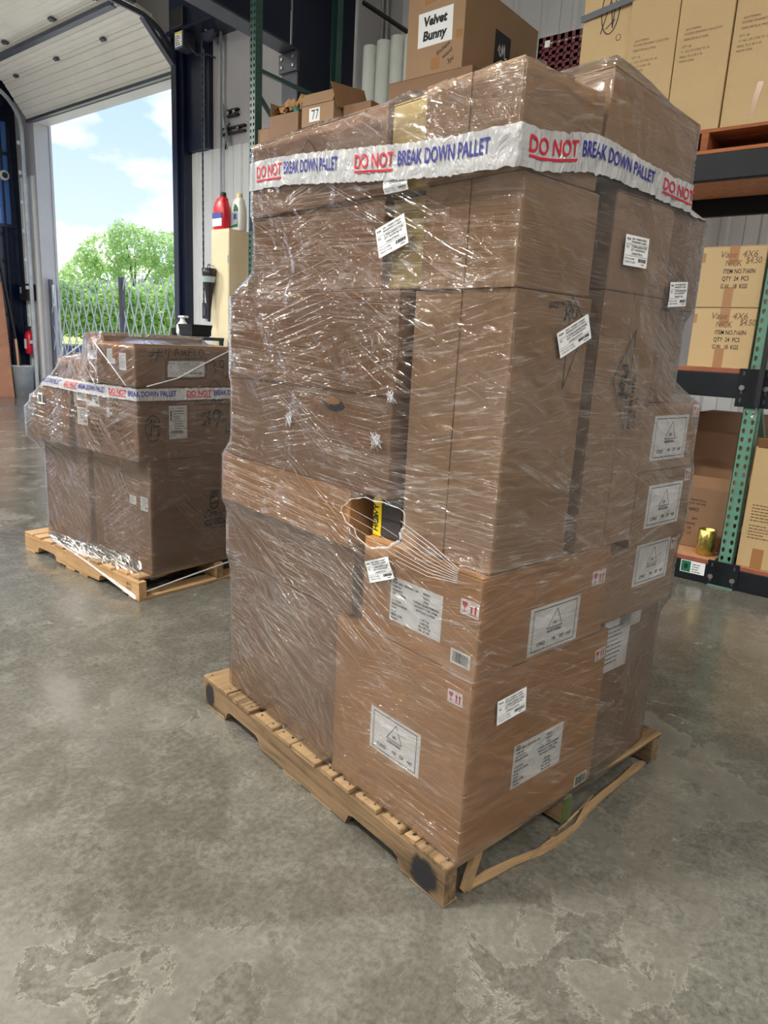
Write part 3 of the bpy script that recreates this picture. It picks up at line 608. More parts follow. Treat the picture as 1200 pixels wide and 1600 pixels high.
# ------------------------------------------------------------------ scissor gate
sg = thing('folding_gate', 'grey folding lattice gate drawn across the open doorway', 'gate', (5.5, 10.7, 0))
n = 34; y0, y1 = 8.56, 12.93; p = (y1-y0)/n*2; H0, H1 = .1, 2.12; hh = .345; rows = int(round((H1-H0)/hh))
for lay in (0, 1):
    sgn = 1 if lay else -1; run = sgn*rows*p/2
    i = -rows
    while i <= n/2+rows:
        ys = y0 + i*p; ye = ys + run; za, zb = H0, H0+rows*hh
        # clip to the opening
        t0, t1 = 0, 1
        for lim, s2 in ((y0, 1), (y1, -1)):
            a, b = (ys-lim)*s2, (ye-lim)*s2
            if a < 0 and b < 0: t0 = 2; break
            if a < 0: t0 = max(t0, a/(a-b))
            elif b < 0: t1 = min(t1, a/(a-b))
        if t0 < t1-.05:
            f = lambda t: (.012*lay, ys+(ye-ys)*t-10.7, za+(zb-za)*t)
            MB().bar(f(t0), f(t1), .008, .022, up=(0, 1, 0)).build('bar', 'gate', sg)
        i += 1
for yy, w in ((10.46, .09), (8.56, .05), (12.9, .05)): MB().box(-.03, .04, yy-w/2-10.7, yy+w/2-10.7, .0, 2.2, bev=.005).build('post', 'steel_dk', sg)
MB().box(.0, .06, 12.82-10.7, 12.87-10.7, 1.72, 2.1).build('latch_plate', 'steel', sg)

# ------------------------------------------------------------------ outdoors
struct(MB().box(-12, XO, YL+.25, 40, -.25, -.03).box(XO, 14, -12, 40, -.25, -.03).build('apron', 'apron'))
g = MB(); nx, ny = 24, 30
vs = [(14+i*6.0, -60+j*8.0, -.04+min(1.15, max(0, i*6.0-2)*.022)) for i in range(nx) for j in range(ny)]
g.add(vs, [(i*ny+j, (i+1)*ny+j, (i+1)*ny+j+1, i*ny+j+1) for i in range(nx-1) for j in range(ny-1)]); struct(g.build('ground', 'grass', smooth=True))
CX, CY = -1.2287, -.7282
def foliage(name, parent, mat, blobs, count, size, seed):
    r = np.random.default_rng(seed); w = np.array([b[3]*b[4]*b[5] for b in blobs])**.66; w = w/w.sum()
    idx = r.choice(len(blobs), count, p=w); B = np.array(blobs)[idx]
    d = r.normal(size=(count, 3)); d /= np.linalg.norm(d, axis=1)[:, None]; rad = r.uniform(.55, 1.08, count)**.6
    c = B[:, :3] + d*B[:, 3:6]*rad[:, None]
    a = r.normal(size=(count, 3)); a /= np.linalg.norm(a, axis=1)[:, None]; b = np.cross(a, r.normal(size=(count, 3))); b /= np.linalg.norm(b, axis=1)[:, None]
    s = size*r.uniform(.6, 1.3, count)[:, None]
    V = np.stack([c-a*s-b*s*.5, c+a*s-b*s*.5, c+a*s+b*s*.5, c-a*s+b*s*.5], 1).reshape(-1, 3)
    me = bpy.data.meshes.new(name); me.from_pydata(V.tolist(), [], np.arange(count*4).reshape(-1, 4).tolist()); me.update()
    o = mesh_obj(name, me, mat, parent); o['kind'] = 'stuff'; return o
def tree(label, dx, dy, dist, z0, trunk, blobs, count, size, mat, seed, nm='tree', group=None):
    x, y = CX+dx*dist, CY+dy*dist
    t = thing(nm, label, 'tree' if nm == 'tree' else 'hedge', (x, y, z0), group=group)
    if trunk:
        MB().tube([(0, 0, 0), (.1, .05, trunk*.5), (0, .1, trunk)], [.3, .24, .18], 8).build('trunk', 'bark', t)
        for k in range(6):
            b = blobs[k % len(blobs)]; MB().tube([(0, .1, trunk*.8), (b[0]*.5, b[1]*.5, (trunk+b[2])*.5), (b[0], b[1], b[2])], [.12, .08, .03], 6).build('branch', 'bark', t)
    foliage('leaves', t, mat, blobs, count, size, seed)
# perpendicular to the view ray: (+.85,-.52) is to the right in the picture
def rt(u, z, r, rz=None): return (u*.85, -u*.52, z, r, r, rz or r*.8)
tree('tall round airy tree rising above the hedge line beyond the gate', .53, .848, 72, 1.15, 4.0,
     [rt(1.42*u, 1.42*z+.1, 1.42*r) for u, z, r in ((0, 5.4, 1.7), (-1.8, 4.9, 1.5), (1.8, 5.3, 1.6), (-3.2, 3.6, 1.2), (3.2, 4.6, 1.3), (-.6, 6.2, 1.0), (2.6, 5.9, .9), (.4, 3.6, 1.8), (-2.0, 3.2, 1.3), (2.4, 3.2, 1.6), (4.2, 3.4, 1.2), (-4.0, 3.2, .7), (3.6, 5.3, .8), (-2.9, 4.5, .8))], 8500, .15, 'leaf1', 3)
for k, (dx, dy, h, lb) in enumerate([(.445, .895, 3.9, 'leftmost bright green hedge bush beyond the gate, beside the door jamb'), (.478, .878, 4.1, 'bright green hedge bush beyond the left half of the gate'),
        (.512, .859, 3.8, 'bright green hedge bush beyond the middle post of the gate'), (.545, .838, 4.2, 'bright green hedge bush beyond the gate, under the tall tree'),
        (.58, .815, 4.9, 'rightmost bright green hedge bush beyond the gate, beside the dark door post'), (.41, .912, 4.0, 'green hedge bush hidden mostly behind the left door jamb')]):
    tree(lb, dx, dy, 58+k % 2*3, 1.0, 0, [rt(-1.6, h*.35, 1.5, h*.42), rt(0, h*.5, 1.7, h*.5), rt(1.6, h*.4, 1.5, h*.45), rt(.6, h*.7, 1.2, h*.3)], 3600, .14, 'leaf2', 20+k, 'hedge_bush')
bn = thing('barrel', 'grey barrel standing outside on the pavement beyond the gate', 'barrel', (CX+.463*22, CY+.886*22, .0)); MB().lathe([(.0, 0), (.27, 0), (.29, .3), (.29, .6), (.27, .88), (.0, .88)], 20).build('barrel_body', 'steel_dk', bn, True); MB().lathe([(.28, .28), (.3, .3), (.28, .32)], 20).build('hoop', 'steel', bn)

# ------------------------------------------------------------------ left corner clutter
tc = thing('trash_can', 'round galvanised trash can in the left corner', 'trash can', (5.07, 13.33, 0)); MB().lathe([(0, .0), (.185, 0), (.205, .56), (.215, .565), (.215, .585), (.2, .585), (.19, .1), (0, .1)], 28).build('can_body', 'steel', tc, True)
t = thing('plywood_sheet', 'tall brown plywood sheet leaning on the dark left wall', 'board', (4.5, 13.3, 0), rot=(math.radians(-7), 0, 0)); MB().box(-.7, .4, 0, .02, 0, 2.12, bev=.002).build('sheet', 'ply', t)
t = thing('low_board', 'low reddish board standing in front of the leaning plywood sheet', 'board', (4.62, 13.2, 0), rot=(math.radians(-6), 0, 0)); MB().box(-.5, .22, 0, .02, 0, .92, bev=.002).build('sheet', 'ply', t)
t = thing('wooden_stick', 'thin pale wooden stick leaning beside the trash can', 'stick', (4.98, 13.22, 0), rot=(math.radians(-5), 0, 0)); MB().box(-.02, .02, -.01, .01, .0, 1.08, bev=.003).build('stick', 'chip', t)
tag(MB().bar((4.85, 13.55, 2.75), (5.14, 13.45, .3), .07, .03).build('leaning_bar', 'black'), 'long black bar leaning diagonally in the left corner', 'bar')
t = thing('wall_camera', 'small round white rimmed camera on the dark left wall', 'camera', (5.11, 13.62, 4.0))
MB().tube([(0, .05, 0), (0, -.02, 0)], .085, 20).build('rim', 'pvc', t); MB().tube([(0, 0, 0), (0, -.035, 0)], .05, 16).build('lens', 'black', t)
fe = thing('fire_extinguisher', 'red fire extinguisher hanging beside the left door track', 'fire extinguisher', (5.3, 13.42, .80))
MB().lathe([(0, 0), (.085, .0), (.095, .03), (.095, .34), (.07, .41), (.03, .44), (0, .44)], 20).build('cylinder', 'ext_red', fe, True); MB().tube([(0, 0, .44), (0, 0, .5)], .025, 10).box(-.02, .02, -.09, .05, .5, .52).build('valve', 'black', fe); MB().tube([(0, .03, .48), (0, .12, .4), (0, .12, .1)], .012, 6).build('hose', 'black', fe); MB().box(-.097, -.09, -.04, .04, .1, .28).build('label', 'paper', fe)
t = thing('junction_box', 'black junction box on the white strip beside the left door track', 'junction box', (5.3, 13.4, 1.95)); MB().box(-.08, .08, -.17, .17, -.15, .15, bev=.01).build('box_body', 'black', t); MB().box(-.085, -.08, .08, .13, -.02, .09).build('label', 'grey_label', t)

# ------------------------------------------------------------------ cream cabinet, jugs, bench
cb = thing('cream_cabinet', 'tall narrow cream metal cabinet standing beside the rack end', 'cabinet', (3.45, 5.045, 0))
MB().box(-.15, .15, -.135, .135, 0, 2.315, bev=.004).build('cabinet_body', 'cream', cb)
MB().box(-.153, -.15, -.125, .125, .04, 2.28, bev=.001).build('door', 'cream', cb)
for zz in (.5, 1.2, 2.0): MB().box(-.157, -.15, -.128, -.118, zz, zz+.07).build('hinge', 'steel', cb)
def jug(label, x, y, kind):
    t = thing('detergent_jug', label, 'jug', (x, y, 2.316)); a = 'jug_white' if kind == 'w' else 'jug_red'
    bm = bmesh.new()
    prof = [(0, .052, .078), (.012, .057, .084), (.13, .058, .086), (.2, .056, .083), (.25, .048, .068), (.285, .036, .046), (.30, .028, .03)]
    m = MB(); n = 24; vs = []
    for z, rx, ry in prof:
        for j in range(n):
            q = 2*PI*j/n; c, s2 = math.cos(q), math.sin(q); e = .55
            vs.append((rx*math.copysign(abs(c)**e, c), ry*math.copysign(abs(s2)**e, s2) - .02*(z > .26), z))
    fs = [(i*n+j, i*n+(j+1) % n, (i+1)*n+(j+1) % n, (i+1)*n+j) for i in range(len(prof)-1) for j in range(n)] + [tuple(range(n)), tuple(range((len(prof)-1)*n, len(prof)*n))]
    m.add(vs, fs).build('jug_body', a, t, True); bm.free()
    MB().tube([(0, .02, .288), (0, .06, .285), (0, .082, .25), (0, .084, .18), (0, .078, .14)], .013, 8).build('handle', a, t, True)
    MB().lathe([(0, .34), (.026, .34), (.03, .33), (.03, .298), (0, .298)], 16, (0, -.02, 0)).build('cap', 'cap' if kind == 'w' else 'black', t)
    if kind == 'w':
        MB().box(-.0605, -.055, -.06, .045, .03, .165, bev=.001).build('label', 'grey_label', t); MB().prism([(-.06, .172), (.0, .172), (-.02, .24), (-.04, .225), (-.058, .2)], 0, -.0605, -.045).build('label', 'jug_green', t)
        MB().prism([(-.06, .03), (.045, .03), (.045, .04), (-.06, .06)], 0, -.062, -.06).build('label', 'jug_green', t); MB().box(-.062, -.06, -.05, -.005, .1, .15).build('label', 'jug_blue', t)
    else:
        MB().box(-.0605, -.055, -.07, .07, .1, .15).build('label', 'jug_blue', t); MB().box(-.0605, -.055, -.07, .07, .03, .1).build('label', 'paper', t)
jug('red jug with a blue and white label on the cream cabinet', 3.37, 5.105, 'r'); jug('white jug with a green label on the cream cabinet', 3.475, 4.99, 'w')
fu = thing('long_funnel', 'long black funnel hanging on the cream cabinet front', 'funnel', (3.24, 5.14, 1.45))
MB().lathe([(.012, 0), (.02, .12), (.045, .32), (.066, .45), (.07, .5), (.062, .5), (.04, .32), (.008, .02)], 20).build('cone', 'black', fu, True); MB().tube([(0, .02, .5), (0, .012, .54), (0, -.012, .54), (0, -.02, .5)], .005, 6).build('hanging_loop', 'black', fu); MB().lathe([(.0585, .37), (.066, .425)], 20).build('label', 'grey_label', fu)
MB().tube([(.06, 0, .53), (0, 0, .535)], .005, 6).build('hook', 'steel', fu)
wbn = thing('work_bench', 'narrow steel bench behind the far wrapped pallet', 'bench', (3.0, 5.2, 0))
MB().box(-.22, .14, -.42, .3, 1.27, 1.30, bev=.004).build('bench_top', 'steel_dk', wbn)
for sx, sy in ((-.2, -.4), (.12, -.4), (-.2, .28), (.12, .28)): MB().box(sx-.015, sx+.015, sy-.015, sy+.015, 0, 1.27).build('leg', 'steel_dk', wbn)
t = thing('spray_jug', 'white plastic jug on the bench behind the far pallet', 'jug', (3.02, 5.27, 1.301)); MB().lathe([(0, 0), (.05, 0), (.06, .03), (.058, .1), (.03, .135), (.022, .15), (.022, .175), (.0, .175)], 18).build('jug_body', 'jug_white', t, True); MB().box(-.03, .03, -.06, .03, .17, .19, bev=.005).build('trigger_head', 'jug_white', t)
t = thing('black_bin', 'open black plastic bin on the bench behind the far pallet', 'bin', (3.0, 5.04, 1.301)); MB().add([(x*(.1+.02*k), yy*(.09+.02*k), .11*k) for k in (0, 1) for x, yy in ((-1, -1), (1, -1), (1, 1), (-1, 1))] + [(x*.11, yy*.10, .11-.1*k) for k in (0, 1) for x, yy in ((-1, -1), (1, -1), (1, 1), (-1, 1))],
    [(3, 2, 1, 0), (0, 1, 5, 4), (1, 2, 6, 5), (2, 3, 7, 6), (3, 0, 4, 7), (4, 5, 9, 8), (5, 6, 10, 9), (6, 7, 11, 10), (7, 4, 8, 11), (8, 9, 13, 12), (9, 10, 14, 13), (10, 11, 15, 14), (11, 8, 12, 15), (12, 13, 14, 15)]).build('bin_body', 'black', t)
t = thing('small_pot', 'small black pot with a wire loop left of the white spray jug', 'pot', (3.02, 5.40, 1.301)); MB().lathe([(0, 0), (.03, 0), (.036, .07), (.03, .07), (.026, .01), (0, .01)], 14).build('pot_body', 'black', t); MB().tube([(0, .03, .06), (0, .03, .12), (0, 0, .15), (0, -.05, .14), (0, -.07, .11)], .004, 6).build('wire_loop', 'black', t)

# ------------------------------------------------------------------ pallet rack
XF = 3.2
def hole_strip(m, w, z0, n, pitch, hw, hh, cols, y0, x):
    """front sheet at plane x with real keyhole openings; width w from y0"""
    cw = w/cols
    for c in range(cols):
        for i in range(n):
            ya, yb = y0+c*cw, y0+(c+1)*cw; za, zb = z0+i*pitch, z0+(i+1)*pitch; cy, cz = (ya+yb)/2, (za+zb)/2
            o = [(ya, za), (cy, za), (yb, za), (yb, cz), (yb, zb), (cy, zb), (ya, zb), (ya, cz)]
            q = [(cy-hw*.55, cz-hh*.85), (cy, cz-hh), (cy+hw*.55, cz-hh*.85), (cy+hw, cz+hh*.25), (cy+hw*.7, cz+hh*.85), (cy, cz+hh), (cy-hw*.7, cz+hh*.85), (cy-hw, cz+hh*.25)]
            vs = [(x, a, b) for a, b in o] + [(x, a, b) for a, b in q] + [(x+.003, a, b) for a, b in q]
            m.add(vs, [(j, (j+1) % 8, 8+(j+1) % 8, 8+j) for j in range(8)] + [(8+j, 8+(j+1) % 8, 16+(j+1) % 8, 16+j) for j in range(8)])
def upright(label, yc, top, mat, w=.08):
    t = thing('rack_upright', label, 'rack upright', (XF, yc, 0))
    for k, (x, s) in enumerate(((0, 1), (1.07, -1))):
        m = MB(); n = int(top/.0508)
        if k == 0: hole_strip(m, w, .0, n, .0508, .0095, .0145, 2, -w/2, x)
        else: m.box(x-.003, x, -w/2, w/2, 0, n*.0508)
        ztop = n*.0508
        x1 = x+.075*s
        m.box(min(x, x1), max(x, x1), -w/2, -w/2+.003, 0, ztop); m.box(min(x, x1), max(x, x1), w/2-.003, w/2, 0, ztop)
        m.build('post', mat, t)
        m = MB()                      # small round holes along the side face
        for i in range(n): m.prism([(x+.04*s+.006*math.cos(q*PI/4), .025+i*.0508+.006*math.sin(q*PI/4)) for q in range(8)], 1, -w/2-.0006, -w/2+.001)
        o = m.build('side_holes', 'black', t); o['kind'] = 'stuff'
        MB().box(x-.03 if s > 0 else x-.11, x+.11 if s > 0 else x+.03, -.07, .07, 0, .008).build('foot_plate', mat, t)
    zs = [.3, 1.39, 2.48, 3.57]
    for i, zz in enumerate(zs):
        if zz < top-.1: MB().bar((.04, 0, zz), (1.03, 0, zz-.02), .03, .03).build('brace', mat, t)
        if i and zz < top: MB().bar((.04, 0, zz-.17), (1.03, 0, zs[i-1]+.08), .03, .03).build('brace', mat, t)
    return t
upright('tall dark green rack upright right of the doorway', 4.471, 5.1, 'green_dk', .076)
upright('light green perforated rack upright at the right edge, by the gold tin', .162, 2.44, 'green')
def beam(label, y0, y1, z0, z1, x=XF, bolt_y=()):
    t = thing('rack_beam', label, 'rack beam', (x, (y0+y1)/2, z0)); c = (y0+y1)/2; h = z1-z0
    MB().box(-.012, .038, y0-c, y1-c, 0, h, bev=.005).build('beam_body', 'beam', t)
    for e, s in ((y0, 1), (y1, -1)):
        pl = MB().box(-.018, -.004, min(e-.045*s, e+.045*s)-c if x == XF else e-.02-c, max(e-.045*s, e+.045*s)-c if x == XF else e+.02-c, -.045, h+.03, bev=.003).build('end_plate', 'beam', t)
        if x == XF:
            MB().tube([(-.018, e+.018*s-c, h*.45), (-.028, e+.018*s-c, h*.45)], .016, 6).build('bolt', 'chrome', pl)
            for zz in (-.02, h*.2, h*.95): MB().box(-.0195, -.017, e+.014*s-c, e+.024*s-c, zz, zz+.022).build('slot', 'steel_dk', pl)
    return t
beam('black rack beam at floor level, carrying the gold tin board', .205, 4.43, .0, .124)
beam('black rack beam at chest height, under the two vase cartons', .205, 4.43, 1.118, 1.257)
beam('black rack beam overhead, under the wooden pallet of tall cartons', .205, 4.43, 2.302, 2.445)
beam('black floor-level rack beam right of the green upright', -2.2, .119, .0, .124)
beam('black chest-height rack beam right of the green upright', -2.2, .119, 1.118, 1.257)
beam('black overhead rack beam right of the green upright', -2.2, .119, 2.302, 2.445)
for z0, z1, w in ((.0, .124, 'floor-level'), (1.118, 1.257, 'chest-height'), (2.302, 2.445, 'overhead')): beam('black %s rear rack beam, deep inside the rack' % w, .205, 4.43, z0, z1, XF+1.05)
pl = bpy.data.objects['rack_beam']
lb = MB().box(-.0135, -.012, .262-2.3175, .404-2.3175, .046, .126-.004).build('label', 'paper', pl)
k = Ink(); k.rect(.345, .05, .40, .118); k.build('print', 'jug_green', lb, lambda a, b: (-.014, a-2.3175, b)); k = Ink(); k.lines(-.335, .1, .06, 4, .015, .005, R); k.disc(-.372, .085, .012, .016); k.build('print', 'ink', lb, lambda a, b: (-.0145, -a-2.3175, b))
def deck(label, y0, y1, z0, x0=3.19, x1=4.27, notch=0):
    t = thing('shelf_board', label, 'shelf', ((x0+x1)/2, (y0+y1)/2, z0)); a, b = (x1-x0)/2, (y1-y0)/2
    MB().box(-a+.004, a, -b, b, 0, .024, bev=.002).build('panel', 'chip', t); MB().box(-a, -a+.004, -b, b, .0005, .0235).build('edge_strip', 'redboard', t)
deck('pale board with red front edge under the gold tin', .225, 4.42, .1245); deck('pale board with red front edge under the two vase cartons', .212, 4.42, 1.2575)
deck('board added between the overhead beams to shade the space below the reddish pallet', .225, 1.6, 2.41, 3.245, 4.2)  # board put in to block light, so the gap below the beam goes dark
deck('pale lower board with red edge under the tall carton at the right edge', -1.2, .108, .1245)
deck('upper board of the rack under the opened boxes and white tubes', 1.62, 4.42, 2.4455)
t = thing('strap_bar', 'black strap bar with metal hook hanging before the green upright', 'strap', (3.14, .125, 1.04))
MB().box(-.006, .006, -.014, .014, .04, 1.05, bev=.003).build('strap', 'black', t); MB().tube([(0, 0, .05), (0, 0, .0), (0, .012, -.02), (0, .02, -.01)], .004, 6).build('hook', 'chrome', t); MB().tube([(0, 0, 1.03), (.03, 0, 1.04), (.08, 0, 1.04)], .006, 6).build('hook', 'chrome', t)

# cartons on the rack
for i, (z0, z1, lb) in enumerate(((1.2825, 1.618, 'tan vase carton on the red-edged shelf, lower of the stacked pair'), (1.6205, 1.952, 'tan vase carton, upper of the stacked pair'))):
    c = Carton('vase_carton', lb, FB, 3.215, 3.60, .216, .552, z0, z1, 'kraft_tan', seam='x', group='vase cartons')
    b = Ink(); s = .005*i
    b.text('Vase  4X6', .10, z1-.062, .036, .19, .0, .2); b.text('NICK', .13, z1-.108, .034, .085, 0, .1); b.text('$4.50', .255-s*4, z1-.095, .034, .08, 0, .15)
    f = lambda a, q, c=c: c.fn('-x', .0013)(.552-a, q)
    b.build('handwriting', 'faint', c.root, f); b = Ink()
    b.text('ITEM NO.7160N', .13-s, z1-.147, .024, .165, .01); b.text('QTY  24  PCS', .128-s, z1-.187, .024, .14, .01); b.text('G.W.  18  KGS', .126-s, z1-.228, .024, .14, .01); b.build('printing', 'ink', c.root, f)
    c.tape('-x', .384, z1-.05, .05, .10); c.tape('-x', .384, z0+.055, .05, .11)
    c.tape('-x', .542, z1-.06, .018, .05)
c = Carton('printed_carton', 'open brown carton with black print behind the gold tin', FB, 3.43, 3.86, .215, .62, .15, .54, 'kraft_dark', flap=None, tape=False)
b = Ink(); b.text('Crystal Home Decor', .10, .45, .016, .15); b.text('For Interior use only', .10, .428, .016, .15); b.text('CYLINDRICE', .11, .385, .02, .10, .01); b.text('Qty      12     pcs', .05, .33, .018, .16); b.text('MSN International', .05, .295, .018, .15); b.text('Weight    38', .05, .262, .018, .13); b.text('Dimensions  CM', .045, .228, .018, .14); b.rect(.085, .43, .092, .47)
b.build('printing', 'ink', c.root, lambda a, q: c.fn('-x', .0012)(.62-a, q))
MB().bar((-.21, 0, .385), (-.19, 0, .46), .004, .40, up=(0, 1, 0)).build('flap', 'kraft_in', c.root); MB().bar((.21, 0, .385), (.25, 0, .52), .004, .40, up=(0, 1, 0)).build('flap', 'kraft_in', c.root)
Carton('shelf_carton', 'dark carton deep in the lower shelf, behind the printed carton', FB, 3.9, 4.25, .23, .62, .15, .98, 'kraft_dark', tape=False)
Carton('shelf_carton', 'brown carton low in the rack, behind the white triangle labels', FB, 3.45, 3.86, .64, .98, .15, .78, 'kraft_dark', tape=False)
Carton('shelf_carton', 'small carton stacked high in the lower shelf, above the rim of the printed carton', FB, 3.5, 3.84, .66, .96, .785, 1.03, 'kraft', tape=False)
t = thing('gold_tin', 'open gold foil cylinder on the bottom shelf', 'tin', (3.31, .308, .1495)); MB().lathe([(0, 0), (.05, 0), (.053, .004), (.053, .158), (.05, .16), (.048, .158), (.048, .006), (0, .006)], 32).build('tin_body', 'gold', t, True)
c = Carton('tall_carton', 'tall tan carton with torn top flap at the right edge', FB, 3.21, 3.62, -.28, .104, .15, .86, 'kraft_tan', flap=None, tape=False)
MB().bar((-.205, 0, .705), (-.235, 0, .76), .004, .36, up=(0, 1, 0)).build('flap', 'kraft_in', c.root); c.tape('-x', .0, .21, .06, .12)
b = Ink(); b.lines(.0, .52, .17, 6, .018, .006, R); b.lines(.0, .40, .15, 5, .018, .006, R); b.build('printing', 'faint', c.root, lambda a, q: c.fn('-x', .0012)(.07-a, q))
pr = thing('shelf_pallet', 'reddish wooden pallet under the four tall tan cartons', 'pallet', (3.7, .87, 2.446))
for i in range(5): MB().box(-.5+i*.2, -.36+i*.2 if i else -.38, -.66, .62, 0, .02, bev=.002).build('bottom_board', 'wood_red', pr)
for yy in (-.63, -.24, .16, .58): MB().box(-.5, .46, yy-.02, yy+.02, .02, .11, bev=.002).build('stringer', 'wood_red', pr)
for i in range(6): MB().box(-.5+i*.162, -.36+i*.162, -.66, .62, .11, .128, bev=.002).build('deck_board', 'wood_red', pr)
ys = [(1.155, 1.458, .03), (.868, 1.150, .005), (.572, .862, 0), (.272, .566, .01)]
nm = ('leftmost of the tall tan cartons overhead, with black handwriting', 'second from the left of the tall tan cartons overhead', 'third from the left of the tall tan cartons overhead', 'fourth and rightmost of the tall tan cartons overhead')
for i, (a, b_, d) in enumerate(ys):
    c = Carton('tall_tan_carton', nm[i], FB, 3.205+d, 3.9, a, b_, 2.5745, 3.72, 'kraft_tan', seam='x', group='tall tan cartons on the overhead shelf')
    k = Ink(); z = 3.10
    if i: k.text('JACK PUMPKIN', .045, z, .011, .08); k.text('FLOCKED ORNAMENT COLLECTION', .04, z-.022, .011, .20); k.text('GREEN METALLIC PINES', .04, z-.05, .011, .13); k.text('QTY  60', .035, z-.085, .011, .05); k.text('C / NO. OF CTNS TO  40', .035, z-.11, .011, .15); k.text('MEAS. 75 X 38 X 30', .03, z-.135, .011, .12); k.text('MADE IN CHINA', .03, z-.158, .011, .08)
    else:
        k.text('JACK PUMPKIN', .03, 2.96, .011, .08); k.ell(.235, 3.16, .014, .016, .003)
    k.build('printing', 'faint', c.root, lambda p_, q, c=c, b_=b_: c.fn('-x', .0012)(b_-p_, q))
    if i == 0:
        k = Ink(); k.ell(.17, 3.32, .055, .13, .006); k.line([(.12, 3.2), (.17, 3.38)], .006); k.line([(.17, 3.36), (.19, 3.22), (.2, 3.4)], .006); k.line([(.15, 3.22), (.2, 3.26)], .006)
        k.build('handwriting', 'ink', c.root, lambda p_, q, c=c: c.fn('-x', .0012)(1.458-p_, q))
    if i == 2: c.tape('-x', .79, 2.66, .045, .05)
    if i == 3: c.tape('-x', .40, 2.70, .03, .16, -.15)
tag(MB().bar((3.225, 1.47, 3.30), (3.2, .9, 3.37), .004, .035, up=(0, 0, 1)).build('strapping_band', 'grey_strap'), 'grey strapping band slung across the leftmost tall tan carton', 'strap')
# labelled carton overhead
Carton('base_carton', 'brown carton under the carton with the large white sign', FB, 3.17, 4.1, 2.2, 2.92, 2.4705, 3.175, 'kraft_dark', tape=False)
c = Carton('signed_carton', 'brown carton overhead with a white sign taped to its front', FB, 3.2, 4.22, 2.31, 2.795, 3.178, 3.74, 'kraft', seam='x')
pl = c.plate('-x', 2.552, 3.478, .292, .216, .02, name='paper_sign'); k = Ink(); k.text('Velvet', 0, .022, .056, .20, .05, .12, align='C'); k.text('Bunny', 0, -.068, .056, .205, .05, .12, align='C'); k.build('print', 'ink', pl, c.place('-x', 2.552, 3.478, .02, .0014))
k = Ink(); k.text('Enchant', .275, 3.295, .026, .12, .01, .2, rot=.5); k.text('wood', .325, 3.265, .026, .09, .01, .2, rot=.5); k.text('3pc', .37, 3.225, .03, .06, .01, .2, rot=.5); k.build('handwriting', 'ink', c.root, lambda a, q: c.fn('-x', .0013)(2.795-a, q))
c.tape('-x', 2.535, 3.25, .072, .075); c.tape('-x', 2.60, 3.66, .11, .05, .1); c.tape('-x', 2.345, 3.40, .05, .05)
q = c.plate('-y', 3.71, 3.42, .22, .27, 0, 'logo_panel', 'ink'); k = Ink(); k.line([(-.06, -.02), (-.045, .02), (-.03, .0), (-.045, -.03), (-.02, -.05), (.0, .04), (.005, -.04), (.03, .045), (.035, -.05), (.06, -.04)], .010); k.build('print', 'paper', q, c.place('-y', 3.71, 3.45, 0, .0014))
Carton('base_carton', 'brown carton under the maroon crate', FB, 3.65, 4.2, 1.64, 2.1, 2.4705, 3.2, 'kraft_dark', tape=False)
cr = thing('plastic_crate', 'maroon slotted plastic crate behind the wrapped pallet top', 'crate', (3.9, 1.83, 3.201)); m = MB()
for x0, x1, y0_, y1_ in ((-.2, -.19, -.18, .18), (.19, .2, -.18, .18), (-.2, .2, -.18, -.17), (-.2, .2, .17, .18)):
    m.box(x0, x1, y0_, y1_, 0, .03); m.box(x0, x1, y0_, y1_, .225, .26)
    for zz in (.05, .095, .14, .185): m.box(x0, x1, y0_, y1_, zz, zz+.024)
    L = max(x1-x0, y1_-y0_); nn = 7
    for i in range(nn):
        f = i/(nn-1)
        if x1-x0 > .1: m.box(x0+f*(L-.03), x0+f*(L-.03)+.03, y0_, y1_, 0, .26)
        else: m.box(x0, x1, y0_+f*(L-.03), y0_+f*(L-.03)+.03, 0, .26)
m.box(-.2, .2, -.18, .18, 0, .006).build('crate_body', 'crate', cr); MB().box(-.188, .188, -.168, .168, .006, .21).build('inner_wall', 'crate', cr); MB().box(-.206, -.2, .09, .13, .19, .235, bev=.004).build('tag', 'paper', cr)
for i, (yy, zt) in enumerate(((3.835, 3.855), (3.68, 3.865), (3.525, 3.87), (3.375, 3.85))):
    t = thing('white_tube', '%s of the white tubes standing at the back of the rack' % ('leftmost', 'second from the left', 'third from the left', 'rightmost, half hidden')[i], 'tube', (4.0, yy, 2.4705), group='white tubes')
    MB().lathe([(.066, 0), (.066, zt-2.4705), (.06, zt-2.4705), (.06, 0)], 24).build('tube_wall', 'pvc', t, True); MB().lathe([(0, zt-2.49), (.06, zt-2.49)], 24).build('end_plug', 'pvc', t)
c = Carton('opened_carton', 'opened carton stuffed with crumpled kraft paper beside the left upright', FB, 3.22, 3.62, 3.92, 4.27, 2.4705, 3.16, 'kraft_dark', flap=None, tape=False)
MB().bar((0, .172, .685), (0, .178, .80), .38, .004, up=(0, 1, 0)).build('flap', 'kraft_dark', c.root)
for k in range(4):
    m = MB(); n = 7; g = random.Random(40+k)
    V = [(-.15+.05*i+g.uniform(-.02, .02), .12-.085*k+(.017*j-.05)+g.uniform(-.02, .02), .735+.11*math.sin(PI*i/(n-1))*math.sin(PI*j/(n-1))+g.uniform(-.03, .045)) for i in range(n) for j in range(n)]
    m.add(V, [(i*n+j, (i+1)*n+j, (i+1)*n+j+1, i*n+j+1) for i in range(n-1) for j in range(n-1)]).build('crumpled_paper', 'cup', c.root)
MB().tube([(-.1, -.1, .66), (-.12, -.06, .73), (-.05, -.12, .76), (-.08, -.15, .70)], [.02, .045, .04, .02], 7).build('green_wrap', 'cloth', c.root, True)
